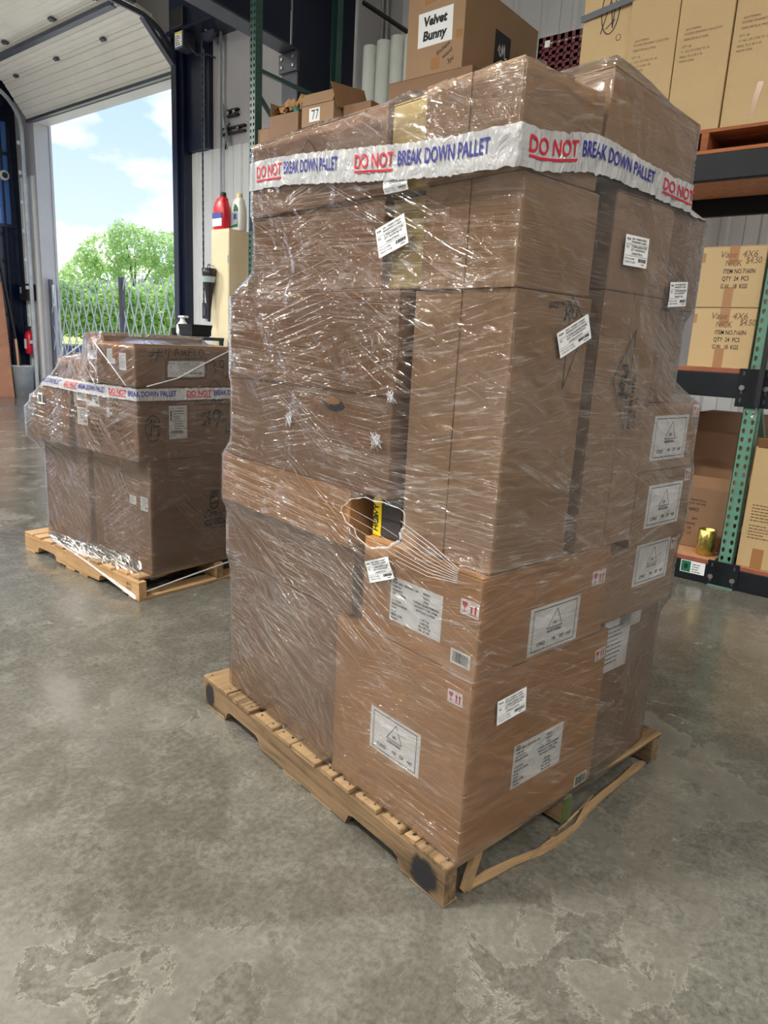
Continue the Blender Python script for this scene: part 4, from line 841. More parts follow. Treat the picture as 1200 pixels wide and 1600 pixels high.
c = Carton('marked_carton', 'carton with a marked label and raised flap, right of the stuffed carton', FB, 3.22, 3.62, 3.52, 3.88, 2.4705, 3.18, 'kraft', flap=None, tape=False)
MB().bar((-.205, 0, .705), (-.17, 0, .80), .004, .35, up=(0, 1, 0)).build('flap', 'kraft', c.root); q = c.plate('-x', 3.73, 3.1, .12, .1); k = Ink(); k.line([(-.03, .03), (.0, .03), (-.02, -.03)], .008); k.line([(.02, .03), (.04, .03), (.02, -.03)], .008); k.rect(-.05, .034, .05, .037); k.build('print', 'ink', q, c.place('-x', 3.73, 3.1, 0, .0014))
c = Carton('raised_carton', 'dark carton with one flap standing up, left of the white tubes', FB, 3.3, 3.75, 3.2, 3.49, 2.4705, 3.15, 'kraft_dark', flap=None, tape=False)
MB().bar((-.1, .14, .675), (-.12, .20, .86), .4, .004, up=(0, 1, 0)).build('flap', 'kraft_in', c.root)
Carton('shelf_edge_carton', 'low brown carton against the left upright, under the stuffed carton', FB, 3.225, 3.6, 4.275, 4.425, 2.4705, 3.08, 'kraft_dark', tape=False)

# ------------------------------------------------------------------ the two floor pallets
DK = .1145
def notched(L, z0, z1, n1, n2):
    """stringer side profile (y,z) with two fork notches"""
    h = .036; def_ = []
    pts = [(0, z0)]
    for a, b in (n1, n2): pts += [(a, z0), (a+.012, z0+h*.8), (a+.03, z0+h), (b-.03, z0+h), (b-.012, z0+h*.8), (b, z0)]
    return pts + [(L, z0), (L, z1), (0, z1)]
def wear(m, s, rnd):
    m.v = [(x+rnd.uniform(-s, s), y+rnd.uniform(-s, s), z+rnd.uniform(-s, s)*.5) for x, y, z in m.v]; return m
def board(m, x0, x1, y0, y1, z0, z1, rnd, name, mat, par, b=.003):
    wear(MB().box(x0, x1, y0, y1, z0, z1, bev=b), .0012, rnd) if 0 else None
    q = MB().box(x0, x1, y0, y1, z0, z1, bev=b); o = wear(q, .0011, rnd).build(name, mat, par); return o
rn = random.Random(11)
pa = thing('wooden_pallet', 'worn wooden pallet with black smudged stringer ends under the tall wrapped load', 'pallet', FA.w(0, 0, 0), FA.rz)
for k, x in enumerate((0, .478, .976)):
    m = MB().prism(notched(1.219, .014 if k else .006, .0985, (.155, .382), (.836, 1.062)), 0, x, x+.04)
    st = m.build('stringer', 'wood_y' if k else 'wood_smudged', pa)
    if k == 1: MB().box(x-.001, x+.041, -.0015, .0, .015, .09).build('paint_smudge', 'green_paint', st)
for a, b in ((-.004, .108), (.112, .150), (.166, .240), (.262, .348), (.372, .437), (.450, .505), (.530, .652), (.660, .745), (.765, .87), (.90, 1.04), (1.046, 1.217)):
    o = board(None, 0 if a < 0 else rn.uniform(-.006, .006), 1.016+rn.uniform(-.006, .004), a, b, .0985, DK-.0005, rn, 'deck_board', 'wood_x', pa)
    for yy in (a+.02, b-.02):
        MB().tube([(.02+rn.uniform(-.006, .006), yy, DK-.002), (.02, yy, DK+.0002)], .004, 6).build('nail', 'black', o)
for a, b in ((.45, .55), (.60, .70), (1.07, 1.2)): board(None, .0, 1.016, a, b, .0, .0138, rn, 'bottom_board', 'wood_x', pa)
board(None, .0, .05, .0, .12, .0, .006, rn, 'bottom_remnant', 'wood_x', pa)
# split, bowed bottom board along the near edge + one loose slat
m = MB(); cl = [(.075, .004), (.16, -.008), (.25, -.016), (.34, -.03), (.42, -.036), (.52, -.026), (.60, -.012), (.70, -.002), (.82, .008), (.93, .016), (.985, .022)]
vs = []
for i, (x, y) in enumerate(cl):
    w = .006+.012*math.sin(i*1.9)**2; z = .014+.006*math.sin(i*1.1); vs += [(x, y-.004, z-.012), (x, y+w, z-.014), (x, y+w, z), (x, y-.004+.003*(i % 2), z)]
fs = [(i*4+j, i*4+(j+1) % 4, i*4+4+(j+1) % 4, i*4+4+j) for i in range(len(cl)-1) for j in range(4)] + [(0, 1, 2, 3), (len(vs)-1, len(vs)-2, len(vs)-3, len(vs)-4)]
m.add(vs, fs).build('split_board', 'wood_x', pa)
MB().bar((.075, .0, .012), (.125, .01, .094), .03, .014, up=(0, 1, 0)).build('loose_slat', 'wood_x', pa)
for k in range(7):
    x = .3+k*.05; MB().bar((x, -.03+.006*k, .014), (x+.05, -.04+.008*k, .028), .004, .003).build('splinter', 'wood_x', pa)

pb = thing('wooden_pallet', 'lighter wooden pallet under the lower wrapped load at the left', 'pallet', (.60, 2.245, 0), 0)
for k, x in enumerate((0, .478, .976)):
    st = MB().prism(notched(1.215, .014, .0985, (.155, .382), (.836, 1.062)), 0, x, x+.042).build('stringer', 'wood_ly', pb)
    if k == 0:
        q = Ink(); q.text('IPPC', 0, .02, .011, .03); q.text('US-HT', 0, .0, .011, .03); q.line([(-.004, -.004), (.036, -.004), (.036, .036), (-.004, .036)], .002, True)
        q.build('stamp', 'ink', st, lambda a, b: (-.0008, .105-a, .045+b))
for a, b in ((.03, .115), (.14, .225), (.26, .35), (.385, .47), (.51, .6), (.635, .72), (.76, .85), (.89, .98), (1.02, 1.10), (1.115, 1.213)):
    board(None, .0 if a > .2 else .02, 1.016, a, b, .0985, DK-.0005, rn, 'deck_board', 'wood_lx', pb)
for a, b in ((.0, .10), (.50, .59), (.64, .73), (1.1, 1.213)): board(None, .0, 1.016, a, b, .0, .0138, rn, 'bottom_board', 'wood_lx', pb)

# ------------------------------------------------------------------ cartons on the big pallet (frame A)
T = DK
A = {}
def ca(key, *a, **k):
    k['tape'] = False
    c = Carton(a[0], a[1], FA, *a[2:], **k); A[key] = c; return c
ca('B1', 'bottom_carton', 'large warm brown carton at the bottom near corner of the tall load', .028, .590, -.006, .488, T, .583, 'kraft_warm', seam='y')
ca('B2', 'bottom_carton', 'bottom brown carton left behind the near corner carton, hazed by film', .045, .590, .494, 1.105, T, .585, 'kraft_dark', seam='y')
ca('B3', 'bottom_carton', 'bottom carton at the right rear of the tall load, with a faint white label', .597, .915, .020, .60, T, .596, 'kraft_dark', seam='y')
ca('E', 'labelled_carton', 'orange brown carton with a large white address sheet, upper labelled carton at the near corner', .032, .540, -.008, .392, .5865, .829, 'kraft_warm', seam='y')
ca('D', 'flat_carton', 'flat brown carton low on the left face, below the pale slanted one', .04, .54, .446, 1.120, .588, .783, 'kraft_dark', seam='y')
ca('C', 'flat_carton', 'pale orange flat carton jutting out on the left face beside the torn hole', .022, .50, .447, 1.125, .7845, .937, 'kraft_warm', seam='y')
ca('K3', 'export_carton', 'lowest of the three stacked cartons with white triangle labels on the right', .548, .925, .0, .50, .600, .802, 'kraft', seam='y', group='triangle label cartons')
ca('K2', 'export_carton', 'middle one of the three stacked cartons with white triangle labels on the right', .640, .945, -.004, .48, .804, 1.009, 'kraft', seam='y', group='triangle label cartons')
ca('K1', 'export_carton', 'topmost of the three stacked cartons with white triangle labels on the right', .640, .936, .0, .46, 1.011, 1.194, 'kraft', seam='y', group='triangle label cartons')
ca('N', 'brown_carton', 'brown carton with a torn hand hole on the left face', .030, .55, .312, 1.082, .9385, 1.186, 'kraft_dark', seam='y')
ca('M', 'brown_carton', 'brown carton on the left face, directly above the one with the torn hand hole', .026, .55, .302, 1.076, 1.1875, 1.436, 'kraft_dark', seam='y')
ca('F', 'standing_carton', 'tall carton standing on end at the near corner, with a diamond mark', .058, .328, -.004, .283, .831, 1.431, 'kraft', flap='-x', tape=False)
ca('F2', 'standing_carton', 'carton standing on end at the near corner, just under the printed tape', .05, .312, -.004, .262, 1.4325, 1.645, 'kraft', flap='-x', tape=False)
ca('G3', 'standing_carton', 'carton standing on end at the very top of the near corner', .022, .290, -.006, .247, 1.6465, 1.832, 'kraft', flap='-x', tape=False)
ca('J', 'diamond_carton', 'narrow upright carton printed with a black diamond and origin mark', .376, .636, -.002, .40, .831, 1.455, 'kraft', flap='-y', tape=False)
ca('I', 'right_carton', 'plain carton with one white address label, above the diamond printed carton', .378, .640, -.004, .40, 1.4565, 1.668, 'kraft', seam='y')
ca('I2', 'right_carton', 'carton at the far right below the printed tape, partly covered by a label', .645, .818, .004, .42, 1.436, 1.668, 'kraft_dark', seam='y')
ca('K0', 'right_carton', 'recessed carton behind the slack film, on top of the triangle label stack', .655, .785, .012, .45, 1.1955, 1.434, 'kraft_dark', seam='y')
ca('GR', 'top_carton', 'highest carton of the tall load, at its right top edge', .300, .690, -.004, .40, 1.684, 1.882, 'kraft', seam='y', tilt=.07)
ca('G2', 'upper_carton', 'long brown carton on the left face, below the printed tape', .04, .60, .386, .966, 1.4375, 1.640, 'kraft_dark', seam='y')
ca('Y', 'pale_carton', 'narrow yellowish carton seen through a gap below the printed tape', .06, .55, .270, .378, 1.4375, 1.632, 'kraft_pale', seam='x', tape=False)
ca('Y2', 'pale_carton', 'narrow yellowish carton above the printed tape at the top', .04, .29, .252, .372, 1.6465, 1.826, 'kraft_pale', seam='x', tape=False)
ca('G1', 'top_carton', 'long brown carton at the top left with a black diamond outline', .03, .29, .380, .958, 1.642, 1.833, 'kraft_dark', seam='y')
ca('H', 'black_carton', 'black carton seen through the torn hole in the wrap', .062, .50, .292, .395, .831, .934, 'blackbox', flap=None, tape=False)
h = A['H']; MB().bar((-.2205, .036, -.0), (-.2205, .036, .103), .03, .002, up=(1, 0, 0)).build('yellow_tape', 'yellow', h.root)
MB().box(-.2195, -.2185, -.05, .02, .048, .050).build('lid_seam', 'black', h.root)
k = Ink(); k.text('HEAVY', .0, 0, .018, .07, .02, rot=PI/2); k.ell(-.008, .03, .008, .012, .003); k.build('tape_print', 'ink', h.root, lambda a, b: (-.2222, .032-a, .012+b))
# labels and printing
c = A['E']; stick(c, 'spec', '-x', .193, .698, .178, .114); stick(c, 'frag', '-x', .022, .752, .054, .036); stick(c, 'bar', '-x', .038, .626, .060, .035)
stick(c, 'tri', '-y', .318, .658, .204, .122); stick(c, 'frag', '-y', .496, .749, .060, .039)
c = A['B1']; stick(c, 'tri', '-x', .233, .325, .188, .120); stick(c, 'frag', '-x', .040, .530, .046, .032, .05); stick(c, 'frag', '-y', .556, .517, .048, .033, .1)
stick(c, 'spec', '-y', .313, .300, .207, .122); stick(c, 'bar', '-y', .537, .138, .06, .036)
c = A['B3']; stick(c, 'blur', '-y', .68, .505, .14, .16); stick(c, 'blur', '-y', .745, .565, .12, .04)
for kk, zc in (('K1', 1.101), ('K2', .911), ('K3', .742)):
    c = A[kk]; stick(c, 'tri', '-y', .784 if kk != 'K2' else .797, zc, .192, .122); stick(c, 'frag', '-y', .917 if kk != 'K3' else .904, c.e[5]-.022, .034, .035)
c = A['J']; k = Ink(); k.line([(.526, 1.375), (.448, 1.256), (.523, 1.135)], .0032, True)
k.text('J4U', .512, 1.208, .028, .084, .05, rot=PI/2); k.text('MADE IN CHINA', .553, 1.134, .016, .135, .04, rot=PI/2); k.text('C/NO.  12', .576, 1.136, .013, .075, .02, rot=PI/2)
k.build('printing', 'ink', c.root, c.fn('-y', .0045))
c = A['F']; k = Ink(); k.line([(.248, 1.43), (.313, 1.375), (.247, 1.232)], .0022, True); k.text('J4U', .225, 1.385, .02, .05, .03); k.text('MADE IN CHINA', .17, 1.40, .013, .10, .02, rot=.1); k.build('printing', 'ink', c.root, c.fn('-y', .0015))
c = A['G1']; k = Ink(); k.line([(.76, 1.74), (.686, 1.806), (.61, 1.74)], .0022); k.build('printing', 'ink', c.root, c.fn('-x', .0012))
c = A['N']; k = Ink(); pts = [(.594, 1.150), (.575, 1.168), (.54, 1.172), (.505, 1.160), (.492, 1.145), (.52, 1.132), (.56, 1.136)]; k.poly(pts); k.build('hand_hole', 'blackbox', c.root, c.fn('-x', .0012))
k = Ink(); k.poly([(.585, 1.158), (.57, 1.168), (.54, 1.171), (.51, 1.160), (.52, 1.152), (.56, 1.150)]); k.build('hole_flap', 'kraft_warm', c.root, c.fn('-x', .0022))

# ------------------------------------------------------------------ stretch film
def hull(P):
    P = sorted(set((round(float(a), 5), round(float(b), 5)) for a, b in P))
    def half(Q):
        h = []
        for p in Q:
            while len(h) >= 2 and (h[-1][0]-h[-2][0])*(p[1]-h[-2][1]) - (h[-1][1]-h[-2][1])*(p[0]-h[-2][0]) <= 0: h.pop()
            h.append(p)
        return h
    a, b = half(P), half(P[::-1]); return a[:-1]+b[:-1]
class Wrap:
    def __init__(s, name, label, fr, boxes, c, zb, zt, mat, sag, bulge=.006, N=480, dz=.0115, ztop=None, zbot=None, hole=None, iters=500):
        s.c, s.fr = c, fr; th = np.arange(N)*2*PI/N; s.th = th; D = np.stack([np.cos(th), np.sin(th)], 1)
        nz = int((zt-zb)/dz)+1; Z = np.linspace(zb, zt, nz); O = np.zeros((nz, N)); s.Z = Z
        for i, z in enumerate(Z):
            zc = min(max(z, min(b[4] for b in boxes)+.01), max(b[5] for b in boxes if b[0] < c[0] < b[1] or 1)-.002)
            P = [(x, y) for b in boxes if b[4]-.004 <= zc <= b[5]+.004 for x in b[:2] for y in b[2:4]]
            H = hull(P); r = np.full(N, 9.0)
            for p, q in zip(H, H[1:]+H[:1]):
                n = np.array([q[1]-p[1], p[0]-q[0]]); n = n/max(1e-9, np.hypot(*n)); d = n @ (np.array(p)-np.array(c)); k = D @ n
                ok = k > 1e-6; r = np.where(ok, np.minimum(r, np.where(ok, d/np.where(ok, k, 1), 9)), r)
            O[i] = r + bulge
        Rr = O.copy(); Rr[:] = O
        for it in range(iters):
            a = Rr.copy(); a[1:-1] = .5*(Rr[2:]+Rr[:-2]) - sag; Rr = np.maximum(O, a)
        rng = np.random.default_rng(5)
        # fine slack ripples
        t = np.linspace(0, 1, nz)[:, None]
        rip = sum(np.sin(k*th[None, :] + 9*t*kk + ph)*am for k, kk, ph, am in ((17, 1.3, .3, .0008), (41, -2.1, 1.2, .0006), (73, 3.4, 2.2, .0004)))
        slack = np.clip((Rr-O)*40, 0, 1); Rr = Rr + .001 + rip*(.4+2.5*slack) + .0012
        s.R = Rr; s.N = N; s.nz = nz
        zto = np.full(N, zt) if ztop is None else np.array([ztop(c[0]+D[j, 0]*Rr[-1, j], c[1]+D[j, 1]*Rr[-1, j]) for j in range(N)])
        zbo = np.full(N, zb) if zbot is None else np.array([zbot(c[0]+D[j, 0]*Rr[0, j], c[1]+D[j, 1]*Rr[0, j]) for j in range(N)])
        V = []; UV = []
        ring = np.hypot(*(np.diff(np.concatenate([s.pt(j, (zb+zt)/2)[None, :2] for j in range(N)] + [s.pt(0, (zb+zt)/2)[None, :2]]), axis=0).T)); S = np.concatenate([[0], np.cumsum(ring)])
        for i in range(nz):
            for j in range(N):
                z = zbo[j] + (zto[j]-zbo[j])*i/(nz-1); r = s.rad(j, z); V.append((c[0]+D[j, 0]*r, c[1]+D[j, 1]*r, z)); UV.append((S[j], z))
        # folded-over top rim
        for w, dzt in ((.03, .003), (.12, .002), (.22, -.002)):
            for j in range(N):
                r = s.rad(j, zto[j])-w; V.append((c[0]+D[j, 0]*r, c[1]+D[j, 1]*r, zto[j]+dzt)); UV.append((S[j], zto[j]+w))
        F = []; FU = []
        for i in range(nz+2):
            for j in range(N):
                k = (j+1) % N; q = (i*N+j, i*N+k, (i+1)*N+k, (i+1)*N+j)
                if hole and i < nz-1:
                    m = np.mean([V[a] for a in q], axis=0)
                    if hole(m): continue
                F.append(q); FU += [UV[q[0]], (S[j+1], UV[q[1]][1]), (S[j+1], UV[q[2]][1]), UV[q[3]]]
        me = bpy.data.meshes.new('film'); me.from_pydata(V, [], F); me.update()
        ul = me.uv_layers.new(name='UVMap'); ul.data.foreach_set('uv', np.array(FU, dtype=np.float32).ravel())
        me.polygons.foreach_set('use_smooth', [True]*len(F))
        s.root = thing(name, label, 'plastic wrap', fr.w(0, 0, 0), fr.rz); mesh_obj('film', me, mat, s.root)
    def rad(s, j, z):
        f = (z-s.Z[0])/(s.Z[-1]-s.Z[0])*(s.nz-1); f = min(max(f, 0), s.nz-1.0001); i = int(f); return s.R[i, j % s.N]*(1-(f-i)) + s.R[i+1, j % s.N]*(f-i)
    def pt(s, jf, z, off=0.0):
        j = int(math.floor(jf)); f = jf-j
        def P(q): r = s.rad(q, z)+off; a = s.th[q % s.N]; return np.array([s.c[0]+math.cos(a)*r, s.c[1]+math.sin(a)*r, z])
        return P(j)*(1-f) + P(j+1)*f
    def find(s, axis, val, z, side):
        """column whose film point has coordinate val along axis, on the left ('-x') or near ('-y') face"""
        f = (z-s.Z[0])/(s.Z[-1]-s.Z[0])*(s.nz-1); f = min(max(f, 0), s.nz-1.0001); i = int(f)
        r = s.R[i]*(1-(f-i)) + s.R[i+1]*(f-i); p = (s.c[0]+np.cos(s.th)*r, s.c[1]+np.sin(s.th)*r)
        a, o = p[axis], p[1-axis]; b = np.roll(a, -1); ok = ((a-val)*(b-val) <= 0) & (np.abs(b-a) > 1e-9) & (p[0 if side == '-x' else 1] <= s.c[0 if side == '-x' else 1])
        q = np.nonzero(ok)[0]; j = q[np.argmin(o[q])]; return j+(val-a[j])/(b[j]-a[j])
    def sticker(s, kind, side, u, z, w, h, rot=0):
        ax = 1 if side == '-x' else 0; sg = -1 if side == '-x' else 1; c, q = math.cos(rot), math.sin(rot)
        def f(off): return lambda x, y: s.pt(s.find(ax, u+sg*(x*c-y*q), z+x*q+y*c, side), z+x*q+y*c, off)
        k = Ink(); n = 6
        for i in range(n):
            for j in range(n): k.rect(-w/2+w*i/n, -h/2+h*j/n, -w/2+w*(i+1)/n, -h/2+h*(j+1)/n)
        pl = k.build('address_label', 'paper', s.root, f(.0018)); a, r = label_inks(kind, w, h, R); a.build('print', 'ink', pl, f(.0024)); return pl
    def band(s, name, label, zlo, zhi, starts, j0, cap_dn, text_h, seglen):
        """printed tape round the load. path parameter: metres from column j0, positive to the right in the picture (increasing column)"""
        zf = lambda j: (zlo(*s.pt(j, 1.0*(s.Z[0]+s.Z[-1])/2)[:2]), zhi(*s.pt(j, (s.Z[0]+s.Z[-1])/2)[:2]))
        root = thing(name, label, 'tape', s.fr.w(0, 0, 0), s.fr.rz); V = []; F = []; UV = []; nv = 7; L = [0.0]; pv = None; zz = []
        rng = np.random.default_rng(9); wr = rng.normal(size=s.N); wr = .6*wr+.4*np.roll(wr, 1)
        for q in range(s.N+1):
            a, b = zf(j0+q); zz.append((a, b)); m = s.pt(j0+q, (a+b)/2)
            if pv is not None: L.append(L[-1]+float(np.linalg.norm(m-pv)))
            pv = m
        tot = L[-1]
        for q in range(s.N):
            a, b = zz[q]
            for i in range(nv):
                wob = .0016*wr[q]*math.sin(.8+i*.9) ; z = a+(b-a)*i/(nv-1) + (.0016*wr[(q+3*i) % s.N] if i in (0, nv-1) else 0)
                V.append(s.pt(j0+q, z, .0045+wob)); UV.append((L[q], z))
        for q in range(s.N):
            k = (q+1) % s.N
            for i in range(nv-1): F.append((q*nv+i, k*nv+i, k*nv+i+1, q*nv+i+1))
        me = bpy.data.meshes.new('tape_film'); me.from_pydata([tuple(v) for v in V], [], F); me.update(); ul = me.uv_layers.new(name='UVMap')
        for p in me.polygons:
            p.use_smooth = True
            for li in p.loop_indices:
                u, v = UV[me.loops[li].vertex_index]; ul.data[li].uv = (u, v)
        b0 = mesh_obj('tape_film', me, 'band', root)
        def f(x, y):
            x = x % tot; q = int(np.searchsorted(L, x, side='right')-1); q = min(q, s.N-1); fr = (x-L[q])/max(1e-9, L[q+1]-L[q])
            a = zz[q][0]*(1-fr)+zz[q+1][0]*fr; b = zz[q][1]*(1-fr)+zz[q+1][1]*fr
            return s.pt(j0+q+fr, a+(b-a)*y, .0068)
        red, blu = Ink(), Ink()
        for st, w in starts:
            red.text('DO NOT', st, cap_dn, text_h*1.0, w*.335, .012); red.rect(st, cap_dn-.14, st+w*.335, cap_dn-.075); blu.text('BREAK DOWN PALLET', st+w*.37, cap_dn, text_h, w*.63, .012)
        red.build('print', 'red', root, f, cuts=2); blu.build('print', 'blue', root, f, cuts=2); return root
    def strand(s, pts, r=.003, name='film_strand'):
        m = MB()
        out = []
        for (side, u, z, off) in pts:
            ax = 1 if side == '-x' else 0; out.append(tuple(s.pt(s.find(ax, u, z, side), z, off)))
        m.tube(out, r, 6).build(name, 'strand', s.root, True)
EA = [c.e for k, c in A.items() if k not in ('H',)]
HC, HA, HB = (.348, .879), .108, .060
def hole_r(a): return 1 + .10*math.sin(3*a+.6) + .05*math.sin(5*a+2.) + .03*math.sin(11*a)
def hole_a(m):
    y, z = (m[1]-HC[0])/HA, (m[2]-HC[1])/HB; return m[0] < .2 and math.hypot(y, z) < hole_r(math.atan2(z, y))
def sm(a, b, x): t = min(1, max(0, (x-a)/(b-a))); return t*t*(3-2*t)
def ztop_a(x, y): return 1.836 + (.070-.048*sm(.30, .70, x))*sm(.20, .29, x)*(1-sm(.25, .45, y))
def zbot_a(x, y): return .118 - .03*sm(.3, .85, x)*(1-sm(.05, .2, y))*sm(0, 1, 1.5-x) - .0*y
WA = Wrap('stretch_wrap', 'clear stretch film wound round the tall load, torn open on its left face', FA, EA, (.36, .40), .117, 1.845, 'film', .0006, ztop=ztop_a, zbot=zbot_a, hole=hole_a)
# torn rim and threads
rim = []
for i in range(81):
    a = 2*PI*i/80; y, z = HC[0]+HA*hole_r(a)*math.cos(a), HC[1]+HB*hole_r(a)*math.sin(a); rim.append(tuple(WA.pt(WA.find(1, y, z, '-x'), z, .002)))
MB().tube(rim, [.0006+.0010*abs(math.sin(i*2.3)) + (.0035*abs(math.sin(i*1.3)) if 38 < i < 60 else 0) for i in range(81)], 6).build('torn_rim', 'strand', WA.root, True)
for k in range(5):
    z = .80+.022*k; WA.strand([('-x', .455, z+.012, .003), ('-x', .36, z-.008, -.004), ('-x', .262, z-.028, .003)], .0005)
for k in range(9): WA.strand([('-x', .262-.01*R.random(), .90-.012*k, .003), ('-x', .15, .865-.009*k, .002), ('-x', .06, .835-.004*k, .002)], .0007)
def knot(side, u, z, s, n=26):
    pts = []; ax = 1 if side == '-x' else 0
    for i in range(n): pts.append((side, u+s*math.cos(i*1.9)*R.uniform(.4, 1), z+s*math.sin(i*2.3)*R.uniform(.4, 1), .004+.004*R.random()))
    WA.strand(pts, .0012, 'film_knot')
knot('-x', .731, 1.091, .022); knot('-x', .350, 1.08, .026); knot('-x', .303, 1.19, .018)
WA.sticker('addr', '-x', .348, 1.549, .098, .066, .30); WA.sticker('addr', '-x', .318, .761, .098, .056, .40); WA.sticker('addr', '-x', .325, 1.655, .08, .034, .02)
WA.sticker('addr', '-y', .468, 1.547, .102, .066, .02); WA.sticker('addr', '-y', .70, 1.472, .10, .06, .1); WA.sticker('addr', '-y', .260, 1.348, .118, .056, .42); WA.sticker('addr', '-y', .171, .488, .105, .064, .08)
zl = lambda x, y: (1.645 + .069*sm(.05, .96, y)) if x < .12 and y > .02 else 1.645 + .032*sm(.06, .29, x) - .014*sm(.3, .8, x) + .06*sm(.3, 1, y)
j0 = WA.find(1, 1.0-.07, 1.7, '-x')
WA.band('pallet_tape', 'white printed warning tape wound round the top of the tall load', lambda x, y: zl(x, y), lambda x, y: zl(x, y)+.073-.012*sm(.2, .5, x)*(1-sm(.3, .6, y)),
        ((.014, .385), (.465, .41), (.975, .45), (1.47, .45)), j0, .40, .40, .43)

# ------------------------------------------------------------------ load on the far pallet (frame B)
Bx = {}
def cbx(key, *a, **k):
    c = Carton(a[0], a[1], FB, *a[2:], **k); Bx[key] = c; return c
cbx('P2', 'import_carton', 'large bottom carton of the far load with a black round logo', .690, 1.30, 2.268, 2.80, T, .698, 'kraft_dark', seam='x')
cbx('P1', 'bottom_carton', 'bottom left carton of the far load', .665, 1.30, 2.805, 3.285, T, .690, 'kraft_dark', seam='x')
cbx('m3', 'numbered_carton', 'carton of the far load with a circled 14 written on it', .626, 1.30, 2.262, 2.53, .700, 1.054, 'kraft_dark', seam='x')
cbx('m2', 'printed_carton', 'carton of the far load covered in small labels, left of the circled number', .635, 1.2, 2.545, 2.86, .700, 1.035, 'kraft_dark', seam='x')
cbx('m1', 'crushed_carton', 'bulging carton jutting out at the left end of the far load', .60, 1.1, 2.875, 3.35, .700, 1.025, 'kraft_dark', seam='x', tape=False)
for o in Bx['m1'].root.children:
    for p in o.data.vertices:
        q = max(0, (p.co.z-.18)/.145)
        if p.co.y > 0: p.co.y -= .19*q*p.co.y/.2375
        p.co.z -= .02*q*abs(math.sin(p.co.y*9)); p.co.x += .03*q*(p.co.x < 0)
cbx('T', 'top_carton', 'long top carton of the far load with a handwritten number and name', .622, 1.30, 2.262, 2.58, 1.056, 1.256, 'kraft_dark', seam='x')
cbx('T2', 'top_carton', 'small top carton of the far load, left behind the handwritten one', .66, 1.25, 2.59, 2.78, 1.056, 1.285, 'kraft_dark', seam='x')
cbx('U', 'low_carton', 'low carton under crinkled film at the top left of the far load', .68, 1.1, 2.80, 3.10, 1.038, 1.16, 'kraft', seam='x')
c = Bx['T']
k = Ink(); k.line([(.70, 1.218), (.775, 1.222)], .005); k.line([(.70, 1.203), (.77, 1.205)], .005); k.line([(.725, 1.235), (.705, 1.170)], .005); k.line([(.755, 1.235), (.735, 1.178)], .005)
k.line([(.795, 1.235), (.79, 1.212)], .005); k.line([(.815, 1.24), (.806, 1.21), (.80, 1.16)], .005)
for L in ([(.84, 1.203), (.852, 1.243), (.868, 1.208)], [(.842, 1.218), (.866, 1.220)], [(.878, 1.206), (.884, 1.232), (.892, 1.212), (.902, 1.23), (.908, 1.206)], [(.92, 1.206), (.922, 1.243), (.945, 1.243)], [(.921, 1.226), (.942, 1.226)], [(.955, 1.243), (.955, 1.208), (.98, 1.206)]): k.line(L, .005)
k.ell(.998, 1.222, .013, .018, .005)
k.line([(.79, 1.188), (1.03, 1.196), (1.025, 1.10), (.90, 1.094), (.788, 1.096)], .005, True)
k.line([(1.055, 1.172), (1.075, 1.185), (1.085, 1.17), (1.072, 1.155), (1.09, 1.14), (1.08, 1.118), (1.06, 1.118)], .0055); k.ell(1.125, 1.172, .013, .018, .005); k.line([(1.138, 1.178), (1.132, 1.122)], .005); k.line([(1.15, 1.10), (1.18, 1.12)], .008)
k.build('handwriting', 'ink', c.root, c.fn('-y', .0013)); stick(c, 'addr', '-y', .908, 1.143, .215, .075, .01); stick(c, 'blur', '-x', 2.46, 1.19, .07, .07); stick(c, 'blur', '-x', 2.36, 1.17, .06, .08)
c = Bx['T2']; stick(c, 'addr', '-x', 2.70, 1.2, .09, .07)
c = Bx['m3']; k = Ink(); k.ell(.712, .858, .042, .062, .005); k.line([(.682, .872), (.705, .90), (.70, .82)], .0065); k.line([(.722, .895), (.714, .868), (.740, .868)], .006); k.line([(.745, .897), (.738, .82)], .0065)
k.line([(1.012, .918), (1.05, .928), (1.032, .90), (1.052, .885), (1.035, .862), (1.0, .862)], .011); k.ell(1.092, .908, .022, .026, .010); k.line([(1.112, .915), (1.088, .845)], .011); k.line([(1.155, .85), (1.15, .815), (1.185, .82)], .006); k.line([(1.178, .87), (1.178, .77)], .007)
k.build('handwriting', 'ink', c.root, c.fn('-y', .0014)); stick(c, 'ship', '-y', .855, .882, .105, .165)
k = Ink(); k.text('MADE IN CHINA', .965, .905, .02, .17, .01); k.text('C/NO.  91 -159', .965, .868, .02, .19, .01); k.line([(.95, .965), (1.08, 1.09), (1.21, .965)], .004, True); k.text('J4U', 1.05, .978, .028, .08, .01); k.build('printing', 'ink', c.root, c.fn('-y', .0012))
k = Ink(); k.lines(-2.50, .98, .12, 6, .03, .014, R); k.build('printing', 'faint', c.root, lambda a, q, c=c: c.fn('-x', .0012)(-a, q)); stick(c, 'blur', '-x', 2.50, .915, .05, .045)
c = Bx['m2']; stick(c, 'addr', '-x', 2.66, .98, .1, .09); stick(c, 'addr', '-x', 2.59, .99, .09, .10) if 0 else None; stick(c, 'blur', '-x', 2.77, .985, .12, .07); stick(c, 'addr', '-x', 2.78, .87, .1, .09)
k = Ink(); k.lines(-2.70, .90, .14, 8, .024, .011, R); k.build('printing', 'faint', c.root, lambda a, q, c=c: c.fn('-x', .0012)(-a, q))
c = Bx['m1']; stick(c, 'bar', '-x', 3.16, .93, .05, .06)
c = Bx['P2']; stick(c, 'addr', '-x', 2.32, .475, .065, .07); stick(c, 'blur', '-x', 2.42, .48, .06, .045)
